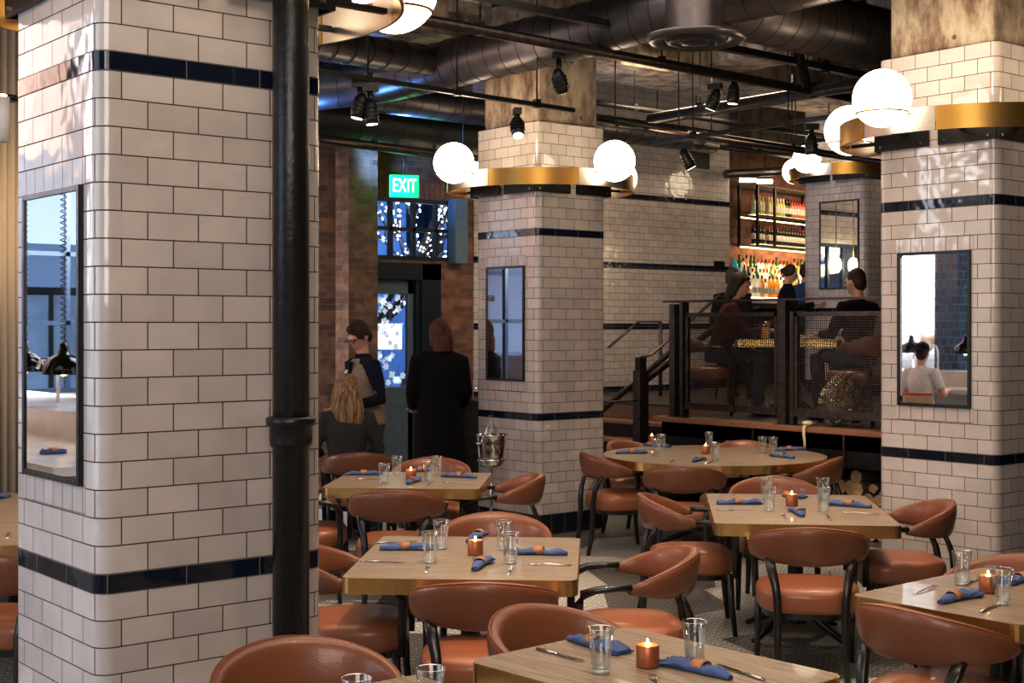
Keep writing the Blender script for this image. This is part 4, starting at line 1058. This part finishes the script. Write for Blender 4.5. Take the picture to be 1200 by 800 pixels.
person('person in blue shirt half hidden behind the far tiled column', *cx(943, 18.6), 70, .98, z=PZ, lean=.12, style='short', hair='hair_brown', top=bl, bottom=bk_, head=(-15, 0, 0))
person('person with brown hair at the bar behind the dark haired woman', *cx(858, 16.4), 60, 1.0, z=PZ, sit=.66, style='short', hair='hair_brown', top=bk_, bottom=bk_)
person('person in black cap and white t-shirt at the chef counter, in the right mirror', 0, 0, 219, 1.0, sit=.70, cap=bk_, style='crop', hair='hair_dark', top=wt, sleeve=.35, bottom=dn, head=(-10, 0, -20), world=(1.16, 9.42),
       arms={-1: ((-.08, .06, -.26), (.02, .28, -.22)), 1: ((.08, .06, -.26), (-.02, .28, -.22))})
def stool(label, x, y, z, h, rz, back=False):
    t = thing('bar_stool', label, 'stool', (x, y, z), rz)
    mb = MB(); mb.lathe([(.002, h), (.17, h), (.185, h-.02), (.18, h-.06), (.002, h-.07)], 24); mb.build('seat', 'leather_lit', t)
    for q in range(4):
        a = PI/4+PI/2*q; MB().tube([(.1*math.cos(a), .1*math.sin(a), h-.06), (.2*math.cos(a), .2*math.sin(a), 0)], .013, 8).build('leg', 'steel', t)
    MB().lathe([(.155, .25), (.165, .25), (.165, .27), (.155, .27)], 24).build('foot_ring', 'steel', t)
    if back:
        mb = MB(); rings = []
        for i in range(15):
            a = math.radians(-70+10*i); x_, y_ = .2*math.sin(a), -.2*math.cos(a)
            rings.append([(x_, y_, h+.08), (x_*1.1, y_*1.1, h+.08), (x_*1.1, y_*1.1, h+.3), (x_, y_, h+.3)])
        mb.loft(rings, 0, True, True); mb.build('backrest', cloth('khaki_canvas', (.45, .33, .18)), t)
        mb = MB(); mb.tube([(.21*math.sin(math.radians(a)), -.21*math.cos(math.radians(a)), h+.31) for a in range(-70, 71, 10)], .014, 8); mb.build('top_trim', 'red', t)
stool('canvas backed stool with red trim at the chef counter, seen in the right mirror', 1.16, 9.42, 0, .70, face(219), True)
stool('bar stool under the person with brown hair at the bar', *cw(*cx(858, 16.4)), PZ, .66, 0)
# ---------------------------------------------------------------- platform table and what is on it
tp = table('brass edged table on the platform between the woman and the man', 2.70, 13.35, 1.0, .75, -14, z=PZ)
TZ = TT+PZ
def small(name, label, cat, px, d, build, mat, group=None):
    x, y = cw(*cx(px, d)); mb = MB(); build(mb); return mb.build(name, mat, loc=(x, y, TZ), label=label, cat=cat, group=group)
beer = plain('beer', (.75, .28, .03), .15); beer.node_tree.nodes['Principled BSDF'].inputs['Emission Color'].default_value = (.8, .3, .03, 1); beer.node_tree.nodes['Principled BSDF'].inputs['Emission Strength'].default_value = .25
t = thing('beer_glass', 'tall glass of amber beer on the platform table', 'glass', (*cw(*cx(897, 13.2)), TZ))
MB().lathe([(.002, .004), (.034, .004), (.042, .12), (.002, .12)], 20).build('beer', beer, t)
MB().lathe([(.002, 0), (.036, 0), (.047, .175), (.045, .175), (.036, .01)], 20).build('glass', 'glass', t)
t = thing('wine_glass', 'round stemmed glass of amber drink on the platform table', 'glass', (*cw(*cx(931, 13.2)), TZ))
MB().lathe([(.002, .07), (.03, .085), (.043, .12), (.002, .12)], 20).build('drink', beer, t)
MB().lathe([(.035, 0), (.004, .006), (.004, .06), (.03, .08), (.047, .12), (.044, .155), (.036, .185), (.035, .184), (.043, .15), (.045, .12)], 20).build('glass', 'glass', t)
small('dinner_plate', 'white plate with food on the platform table', 'plate', 948, 13.15, lambda m: m.lathe([(.002, .004), (.08, .004), (.13, .018), (.13, .022), (.08, .01), (.002, .01)], 28), 'white')
small('small_candle_cup', 'small dark cup beside the beer glass on the platform table', 'cup', 887, 13.15, lambda m: m.lathe([(.002, 0), (.035, 0), (.037, .06), (.034, .06), (.032, .01)], 18), 'rubber')
def foodf(m):
    r = random.Random(2)
    for k in range(14): m.ell((r.uniform(-.07, .07), r.uniform(-.07, .07), .025+r.random()*.015), (.018, .014, .012), n=8, k=5)
small('food', 'pale chopped food heaped on the platform plate', 'food', 948, 13.15, foodf, plain('food', (.7, .55, .35), .7), None)['kind'] = 'stuff'
# sequin bag and ribbon under the platform railing
x, y = cw(*cx(988, 12.02)); r = random.Random(4); mb = MB()
for k in range(1):
    rings = []
    for i in range(13):
        z = .02+.42*i/12; w = .20*math.sin(PI*(.25+.65*i/12)); rings.append([(w*math.cos(2*PI*j/26)*(1+.25*r.random()), w*.5*math.sin(2*PI*j/26)*(1+.25*r.random()), z+.012*r.random()) for j in range(26)])
    mb.loft(rings, 0, True, False)
mb.build('sequin_bag', plain('gold_sequins', (.62, .48, .26), .22, 1, 1, 120, .5), loc=(x, y, PZ), rotz=yaw(15), label='crumpled gold sequin bag on the platform floor behind the mesh', cat='bag')
xr, yr = PU-.02, yfrom(947, PU-.02)[0]
mb = MB(); mb.tube([(.12, 0, .012), (.05, .02, .03), (-.02, .0, .014), (-.062, -.005, -.0), (-.072, -.01, -.06), (-.07, -.02, -.14), (-.068, -.012, -.2)], [(.03, .008), (.035, .01), (.022, .006), (.014, .005), (.014, .005), (.012, .005), (.014, .004)], 8)
mb.ell((-.01, .0, .03), (.045, .05, .022), n=10, k=6)
mb.build('ribbon', cloth('cream_ribbon', (.62, .5, .32)), loc=(xr, yr, PZ+.005), label='cream ribbon hanging over the wooden platform edge', cat='ribbon')
# ================================================================ BAR
bs = thing('bottle_rack', 'dark steel hanging rack of wine shelves behind the bar', 'shelf', (*bp(0), 0), BR)
# local: x along the wall, -y towards the room
mb = MB()
for t_ in (-.08, .44, 1.93, 3.4):
    for n_ in (-.08, -.40): mb.box(t_-.018, t_+.018, n_-.018, n_+.018, 3.02, 3.95)
for z in (3.93, 3.02, 3.47):
    for n_ in (-.08, -.40): mb.box(-.1, 3.42, n_-.012, n_+.012, z-.015, z+.015)
mb.build('rack_frame', 'steel', bs)
for z in (3.04, 3.49): MB().box(-.08, 3.4, -.42, -.06, z, z+.012).build('shelf_board', 'pane', bs)
for z in (3.03, 3.48): MB().box(-.05, 3.4, -.10, -.08, z-.03, z-.012).build('led_strip', 'led', bs)
def bottle_mesh(name, prof, body, labelm, cap, lab=(.07, .16), rl=.0385, capz=(.24, .3)):
    mb = MB(); mb.lathe(prof, 12, 0); mb.lathe([(rl, lab[0]), (rl, lab[1])], 12, 1); mb.lathe([(.0155, capz[0]), (.0155, capz[1]), (.001, capz[1]+.001)], 10, 2)
    me_o = mb.build(name, [body, labelm, cap]); return me_o
wineP = [(.002, 0), (.037, 0), (.0375, .18), (.03, .215), (.0145, .24), (.0145, .30)]
sqP = [(.002, 0), (.043, 0), (.043, .17), (.036, .195), (.014, .21), (.014, .27)]
tall = [(.002, 0), (.034, 0), (.038, .20), (.02, .24), (.014, .26), (.014, .32)]
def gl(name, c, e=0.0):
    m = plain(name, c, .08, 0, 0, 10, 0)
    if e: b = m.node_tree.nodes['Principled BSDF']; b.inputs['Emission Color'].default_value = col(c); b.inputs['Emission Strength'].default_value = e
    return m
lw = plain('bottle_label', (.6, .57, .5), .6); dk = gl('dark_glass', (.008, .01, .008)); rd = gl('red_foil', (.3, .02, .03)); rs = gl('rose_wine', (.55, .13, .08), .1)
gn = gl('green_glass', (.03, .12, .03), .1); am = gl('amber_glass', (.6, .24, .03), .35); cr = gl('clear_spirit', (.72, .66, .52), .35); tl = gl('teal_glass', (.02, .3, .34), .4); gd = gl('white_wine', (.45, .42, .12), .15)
kinds = {
 'dark wine bottle with white label': bottle_mesh('wine_bottle', wineP, dk, lw, 'rubber'),
 'dark wine bottle with red foil': bottle_mesh('wine_bottle', wineP, dk, lw, rd),
 'rose wine bottle': bottle_mesh('wine_bottle', wineP, rs, lw, rd),
 'pale white wine bottle': bottle_mesh('wine_bottle', wineP, gd, lw, 'white'),
 'amber spirit bottle': bottle_mesh('spirit_bottle', sqP, am, lw, 'rubber', (.05, .13), .0435, (.22, .275)),
 'clear spirit bottle': bottle_mesh('spirit_bottle', sqP, cr, lw, rd, (.05, .13), .0435, (.22, .275)),
 'tall clear spirit bottle': bottle_mesh('spirit_bottle', tall, cr, lw, 'rubber', (.06, .14), .039, (.27, .325)),
 'tall amber spirit bottle': bottle_mesh('spirit_bottle', tall, am, lw, 'rubber', (.06, .14), .039, (.27, .325)),
 'green spirit bottle': bottle_mesh('spirit_bottle', tall, gn, lw, 'rubber', (.06, .14), .039, (.27, .325)),
 'teal spirit bottle': bottle_mesh('spirit_bottle', sqP, tl, tl, tl, (.05, .13), .0435, (.22, .275)),
}
used = set()
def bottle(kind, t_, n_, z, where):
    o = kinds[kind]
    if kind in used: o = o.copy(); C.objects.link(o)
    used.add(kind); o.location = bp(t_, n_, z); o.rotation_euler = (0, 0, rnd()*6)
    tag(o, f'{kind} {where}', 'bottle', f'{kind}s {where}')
random.seed(11)
x = .04
while x < 3.3:
    if not (abs(x-.44) < .05 or abs(x-1.93) < .05):
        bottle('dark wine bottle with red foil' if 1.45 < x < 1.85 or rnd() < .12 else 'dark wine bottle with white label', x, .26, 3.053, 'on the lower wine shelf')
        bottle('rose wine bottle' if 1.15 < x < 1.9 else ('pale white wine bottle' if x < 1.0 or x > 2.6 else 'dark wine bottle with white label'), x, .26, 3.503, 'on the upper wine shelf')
    x += .092
x = -.30; i = 0
sk = ['amber spirit bottle', 'clear spirit bottle', 'tall clear spirit bottle', 'tall amber spirit bottle', 'green spirit bottle', 'clear spirit bottle', 'dark wine bottle with white label']
bb = thing('back_bar', 'stepped back bar counter lit from behind with rows of spirits', 'counter', (*bp(0), 0), BR)
for j, (z, n_) in enumerate(((2.56, .14), (2.40, .30), (2.24, .46))):
    MB().box(-.6, 6.0, -n_-.08, -n_+.08 if j else -.02, z-.10, z).build('bottle_step', 'white', bb)
    MB().box(-.55, 6.0, -n_-.084, -n_-.080, z-.03, z-.01).build('led_strip', 'led', bb)
MB().box(-.6, 6.0, -.62, -.02, PZ, 2.14).build('cabinet', 'steel', bb)
MB().box(-.6, 6.0, -.9, -.6, 1.80, 1.84).build('work_top', 'chrome', bb)
while x < 2.9:
    for (z, n_, w) in ((2.562, .14, 'on the top step of the back bar'), (2.402, .30, 'on the middle step of the back bar'), (2.242, .46, 'on the lowest step of the back bar')):
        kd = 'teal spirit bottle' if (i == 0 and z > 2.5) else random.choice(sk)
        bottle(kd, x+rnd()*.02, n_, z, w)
    x += .115; i += 1
bc = thing('bar_counter', 'dark bar counter with brass rail in front of the back bar', 'counter', (*bp(0), 0), BR)
MB().box(-.3, 6, -2.25, -1.75, PZ, 2.0).build('counter_body', 'blackwood', bc); MB().box(-.35, 6, -2.35, -1.65, 2.0, 2.04).build('counter_top', 'brownwood', bc)
mb = MB(); mb.lathe([(.002, 0), (.07, 0), (.07, .02), (.02, .05), (.02, .1), (.10, .13), (.10, .22), (.002, .24)], 20)
mb.build('beer_tap_tower', 'brass', loc=bp(.75, 1.9, 2.04), label='brass drum shaped tap tower on the bar counter', cat='tap')
prot = None
for i in range(16):
    if prot is None:
        prot = MB().lathe([(.002, .0), (.03, 0), (.035, .09), (.033, .09), (.028, .01)], 12).build('rocks_glass', 'white'); o = prot
    else: o = prot.copy(); C.objects.link(o)
    o.location = bp(.15+i*.1, .70, 2.10); tag(o, 'pale upturned bar glass lined up on the back bar work ledge', 'glass', 'bar glasses on the work ledge')
MB().box(-.5, 4, -.8, -.6, 2.06, 2.10).build('glass_ledge', 'chrome', bb)
for i, px in enumerate((876, 896)):
    t = thing('tube_light', ['left', 'right'][i]+' bright tube light high above the wine rack', 'light', pd(px, 211+i*1.5, 19.3), yaw(5))
    MB().tube([(-.11, 0, 0), (.11, 0, 0)], .03, 12).build('lit_tube', 'whitelight', t); MB().box(-.12, .12, -.02, .02, .03, .05).tube([(0, 0, .04), (0, 0, 1.2)], .006, 6).build('fixture', 'steel', t)
pipe('conduit', 'blue lit steel pipe above the wine rack', 'pipe', pd(850, 204, 18.8), pd(1000, 196, 19.6), .06, 'duct')
MB().box(14.5, 22, 12.6, 13.0, 4.25, ZC).build('trim_13', 'ceil', kind='structure')
# ================================================================ KITCHEN SEEN IN THE MIRRORS
kc = thing('chef_counter', 'pale marble chef counter seen in the mirrors', 'counter', (0, 0, 0))
MB().box(-.95, .30, 7.2, 12.3, 0, 1.0).build('counter_body', 'white', kc)
MB().box(-.1, .72, 7.15, 12.35, 1.0, 1.05).build('lower_ledge', 'marble', kc); MB().box(-1.0, -.08, 7.15, 12.35, 1.0, 1.22).build('upper_ledge', 'marble', kc)
def heat_lamp(label, x, y):
    t = thing('heat_lamp', label, 'lamp', (x, y, 1.45), 0, 'black dome heat lamps over the chef counter')
    mb = MB(); mb.lathe([(.15, 0), (.152, .02), (.143, .065), (.118, .105), (.08, .135), (.045, .148), (.04, .17), (.03, .18), (.03, .22), (.002, .23)], 28); mb.lathe([(.148, .0), (.138, .065), (.112, .10), (.002, .13)], 28)
    mb.build('dome_shade', plain('black_chrome', (.03, .03, .03), .12, .9), t)
    pts = [(.022*math.cos(i*.9), .022*math.sin(i*.9), .22+i*.006) for i in range(0, 440)]
    mb = MB(); mb.tube(pts, .004, 5); mb.build('coiled_cord', 'rubber', t); MB().ell((0, 0, .03), (.035, .035, .045), n=12, k=8).build('bulb', emis('heat_bulb', (1, .6, .3), 10) if 'hb' not in M else M['hb'], t); return t
for i, v_ in enumerate((9.15, 9.8, 10.6, 11.3)):
    heat_lamp(['nearest', 'second', 'third', 'farthest'][i]+' black dome heat lamp over the marble counter, seen in mirrors', -.35, v_)
napk = napkin((600, 700), (640, 700), 'dark blue napkin on the marble counter seen in the left mirror', 'napkins on the marble counter'); napk.location = (.42, 7.95, 1.05); napk.rotation_euler = (0, 0, .3)
o = tumbler(600, 700, 'small glass on the marble counter seen in the left mirror', 'glasses on the marble counter'); o.location = (.30, 7.7, 1.05)
MB().box(-1.40, -1.02, 10.35, 10.7, 0, 4.2).build('tiled_pier', 'blue_tile', uv=True, label='blue glazed tile pier in the kitchen seen in the right mirror', cat='pier')
MB().box(-6, -3.1, 12.9, 13.0, 0, ZC).build('wall_kitchen', 'tile', uv=True, kind='structure')
ks = thing('kitchen_shelf', 'steel kitchen shelf with pots seen in the right mirror', 'shelf', (-3.6, 12.6, 0)); MB().box(-1.4, .4, -.2, .2, 1.45, 1.49).build('shelf_board', 'chrome', ks)
for s_ in (-1.3, .3): MB().tube([(s_, 0, 0), (s_, 0, 1.45)], .02).build('leg', 'chrome', ks)
for i, (dx, r_) in enumerate(((-.9, .12), (-.5, .09), (-.1, .13))):
    MB().lathe([(.002, 0), (r_, 0), (r_, .18+i*.03), (r_-.005, .18+i*.03), (r_-.005, .01)], 20).build('cooking_pot', ['rubber', 'chrome', 'brownwood'][i], loc=(-3.6+dx, 12.6, 1.49), label=['black', 'steel', 'brown'][i]+' pot on the kitchen shelf seen in the right mirror', cat='pot')
fa = MB(); fa.tube([(0, 0, 0), (0, 0, .25), (.05, 0, .33), (.13, 0, .33), (.16, 0, .26)], .013, 10); fa.build('faucet', 'chrome', loc=(-.5, 10.3, 1.22), label='curved steel faucet on the marble counter seen in the right mirror', cat='faucet')
# ================================================================ STREET OUTSIDE
MB().box(-12, 30, 13.35, 30, -.2, -.02).build('floor_street', 'street', kind='structure')
def building(label, x0, x1, y, h, mat, rows, colsn):
    t = thing('building', label, 'building', (x0, y, 0))
    MB().box(0, x1-x0, 0, 3, 0, h).build('facade', mat, t)
    mb = MB(); m2 = MB()
    for i in range(colsn):
        for j in range(rows):
            xx = (x1-x0)*(i+.5)/colsn; zz = .7+j*2.3; w = (x1-x0)/colsn*.22
            mb.box(xx-w, xx+w, -.04, .02, zz, zz+1.5); m2.box(xx-w-.07, xx+w+.07, -.06, 0, zz-.1, zz).box(xx-w-.07, xx+w+.07, -.06, 0, zz+1.5, zz+1.6).box(xx-.03, xx+.03, -.06, 0, zz, zz+1.5)
    mb.build('windows', 'navy_paint' if 'white' not in label else 'facade', t); m2.build('window_frames', 'steel', t); return t
building('blue lit building across the street seen through the transom', 8.5, 26, 21.5, 9, 'facade', 3, 9)
building('white lit building across the street seen in the mirrors', -12, 8.3, 17.5, 9, plain('white_facade', (.85, .85, .87), .8), 1, 8)
MB().box(2.2, 6.8, 16.0, 16.1, 2.55, 2.95).box(2.2, 6.8, 16.0, 17.5, 2.95, 3.0).build('awning', 'white', label='white awning on the street seen in the middle mirror', cat='awning')
car = MB(); car.loft([[(x, y, z) for x, z in ((-2.1, .35), (2.1, .35), (2.15, .75), (1.3, .95), (.8, 1.4), (-.9, 1.42), (-1.6, 1.0), (-2.15, .85))] for y in (-.8, .8)], 0, True, False)
cr_ = thing('parked_car', 'parked car on the street seen in the middle mirror', 'car', (3.2, 15.0, 0)); car.build('car_body', plain('car_paint', (.25, .3, .4), .2, .5), cr_, bev=.06)
for dx in (-1.35, 1.35): MB().tube([(dx, -.82, .33), (dx, .82, .33)], .33, 20).build('wheels', 'rubber', cr_)
dots = emis('fairy_light', (.9, .95, 1), 14)
def street_tree(label, x, y, h, seed):
    t = thing('street_tree', label, 'tree', (x, y, 0)); r = random.Random(seed); mb = MB(); lt = MB()
    def br(p, d, ln, rad, dep):
        pts = [p]; q = p.copy()
        for i in range(4): d = (d+V(r.uniform(-.22, .22), r.uniform(-.22, .22), r.uniform(-.05, .12))).normalized(); q = q+d*ln/4; pts.append(q.copy())
        mb.tube(pts, [rad*(1-.13*i) for i in range(5)], 7)
        n = int(ln*16)
        for i in range(n):
            s_ = r.random()*4; a_ = pts[int(s_)]; b_ = pts[min(int(s_)+1, 4)]; c = a_+(b_-a_)*(s_-int(s_))
            o_ = V(r.uniform(-1, 1), r.uniform(-1, 0), r.uniform(-1, 1)).normalized()*(rad+.012); lt.ell(c+o_, (.013, .013, .013), n=6, k=4)
        if dep:
            for k in range(3): br(q, (d+V(r.uniform(-.8, .8), r.uniform(-.6, .6), r.uniform(0, .4))).normalized(), ln*.72, rad*.6, dep-1)
    br(V(0, 0, 0), V(r.uniform(-.1, .1), 0, 1).normalized(), h, .09, 3)
    mb.build('trunk', 'bark', t); lt.build('fairy_lights', dots, t)['kind'] = 'stuff'
street_tree('bare street tree wrapped in fairy lights, left in the transom window', 9.9, 15.6, 1.7, 1)
street_tree('bare street tree wrapped in fairy lights, middle of the transom window', 10.9, 16.4, 1.9, 2)
street_tree('bare street tree wrapped in fairy lights, right in the transom window', 11.9, 16.2, 1.6, 5)
dl = thing('street_lantern', 'lit white drum lantern seen through the door glass', 'lamp', pd(457, 394, 17.2)); MB().tube([(0, 0, -.16), (0, 0, .16)], .15, 24).build('lit_drum', emis('drum', (1, .95, .85), 2.2), dl); MB().tube([(0, 0, .16), (0, 0, 2.6)], .01, 6).build('cord', 'steel', dl)
# ================================================================ LIGHT
def area(name, loc, size, e, c, rot=(0, 0, 0), sy=None, spread=None):
    l = bpy.data.lights.new(name, 'AREA'); l.energy = e; l.color = c; l.size = size
    if sy: l.shape = 'RECTANGLE'; l.size_y = sy
    if spread: l.spread = spread
    o = bpy.data.objects.new(name, l); C.objects.link(o); o.location = loc; o.rotation_euler = rot; return o
def spotl(loc, tgt, e, c, ang=50, blend=.6, r=.06):
    l = bpy.data.lights.new('track_and_fill_beam', 'SPOT'); l.energy = e; l.color = c; l.spot_size = math.radians(ang); l.spot_blend = blend; l.shadow_soft_size = r  # used for track spots and for added fill beams alike
    o = bpy.data.objects.new('track_and_fill_beam', l); C.objects.link(o); o.location = loc; o.rotation_euler = (Vector(tgt)-Vector(loc)).to_track_quat('-Z', 'Y').to_euler(); return o
WARM = (1, .80, .60)
for (X, Y, e) in ((-.19, 6.32, 150), (-.70, 9.45, 150), (1.65, 7.98, 150), (1.665, 11.3, 110), (.436, 4.4, 85), (1.94, 5.44, 100), (-2.78, 7.6, 120)):
    x, y = cw(X+.3, Y-.7); tx, ty = cw(X, Y); spotl((x, y, 3.95), (tx, ty, .74), e*1.35, WARM, 50)
area('room_wash', (*cw(.2, 6.5), 4.35), 5, 135, (1, .84, .70))
area('front_wash', (*cw(-.5, -.8), 3.2), 2.6, 125, (1, .90, .82), (math.radians(68), 0, -ANG))  # fill added behind the camera to light the faces turned to it
area('window_glow', (-3.2, 5.0, 2.2), 3.5, 90, (.62, .76, 1), (0, math.radians(-80), 0))
area('kitchen_wash', (-3.0, 10.5, 4.3), 2.5, 210, (.95, .96, 1))
area('stair_wash', (*cw(2.4, 14.3), 4.4), 1.6, 75, WARM)
area('bar_glow', bp(1.5, .9, 3.9), 2.4, 20, (1, .72, .45), (math.radians(40), 0, BR), .4)
area('back_bar_light', bp(1.5, .62, 2.85), 2.8, 26, (1, .7, .4), (math.radians(75), 0, BR), .15)
spotl((*cw(-.9, 12.6), 4.3), (*cw(-1.3, 15.0), 1.8), 150, (1, .6, .35), 80)  # unseen warm beam added to brighten the brick by the door
spotl((*cw(1.5, 13.6), 4.4), (11.6, 13.0, 3.0), 120, WARM, 80)
for c in (c2, c3): spotl((c[0]-1.2, c[1]-.4, 3.5), (c[0]+.3, c[1]+.3, 4.2), 45, (1, .72, .45), 90)
spotl((9.6, 8.9, 3.4), (10.6, 10.7, 4.6), 60, (1, .75, .5), 90)
for i, u_ in enumerate((11.2, 11.62)):  # unseen globes added to make the glare in the far mirror
    t = thing('glare_globe', ['left', 'right'][i]+' added bright globe by the unseen window, making glare in the far mirror', 'lamp', (u_, 12.9, 2.72))
    MB().ell((0, 0, 0), (.08, .08, .12), n=16, k=10).build('globe', emis('glare_bulb', (1, .8, .5), 30), t); MB().tube([(0, 0, .1), (0, 0, 2.28)], .008, 6).build('stem', 'brass', t)
spotl((8.2, 6.3, 3.4), (9.6, 7.0, .3), 90, (1, .8, .6), 60)  # unseen beam added to bring the firewood out of the dark
spotl((3.0, 8.9, 2.7), (3.2, 9.75, 2.9), 12, (1, .75, .45), 140)
spotl((6.6, 12.0, 2.9), (6.0, 11.6, 4.2), 330, (.12, .35, 1), 120)  # unseen blue beam added to tint the ducts like window light
spotl((8.0, 12.5, 3.3), (9.0, 12.2, 4.0), 150, (.15, .4, 1), 120)  # second added blue beam, for the duct above the brick wall
pl = bpy.data.lights.new('exit_glow', 'POINT'); pl.energy = 2; pl.color = (.05, 1, .3); pl.shadow_soft_size = .1; po = bpy.data.objects.new('exit_glow', pl); C.objects.link(po); po.location = pd(474, 218, 14.9)
area('street_blue', (12, 16.5, 6.5), 6, 3000, (.16, .40, 1), (math.radians(62), 0, 0))
area('street_blue_left', (0, 14.0, 6.5), 9, 6500, (.72, .83, 1), (math.radians(58), 0, 0))
w = bpy.data.worlds.new('dusk'); sc.world = w; w.use_nodes = True
w.node_tree.nodes['Background'].inputs[0].default_value = (.10, .24, .62, 1); w.node_tree.nodes['Background'].inputs[1].default_value = .7
# ================================================================ CAMERA
cam = bpy.data.cameras.new('camera'); co = bpy.data.objects.new('camera', cam); C.objects.link(co); sc.camera = co
cam.sensor_width = 36; cam.lens = F/1200*36; cam.shift_y = -18/1200; cam.clip_start = .05; cam.clip_end = 200
co.location = (0, 0, H); co.rotation_euler = (PI/2, 0, -ANG)
sc.view_settings.view_transform = 'Standard'; sc.view_settings.look = 'None'; sc.view_settings.exposure = 0.42
sc.view_settings.use_curve_mapping = True
cm = sc.view_settings.curve_mapping; cc = cm.curves[3]; cc.points[0].location = (0, 0); cc.points[-1].location = (1, 1)
for a_, b_ in ((.12, .092), (.45, .45), (.78, .80)): cc.points.new(a_, b_)
cm.update()
sc.cycles.max_bounces = 8; sc.cycles.diffuse_bounces = 3; sc.cycles.glossy_bounces = 4; sc.cycles.transparent_max_bounces = 12
sc.cycles.sample_clamp_indirect = 4; sc.cycles.caustics_reflective = False; sc.cycles.caustics_refractive = False
sc.cycles.use_denoising = True
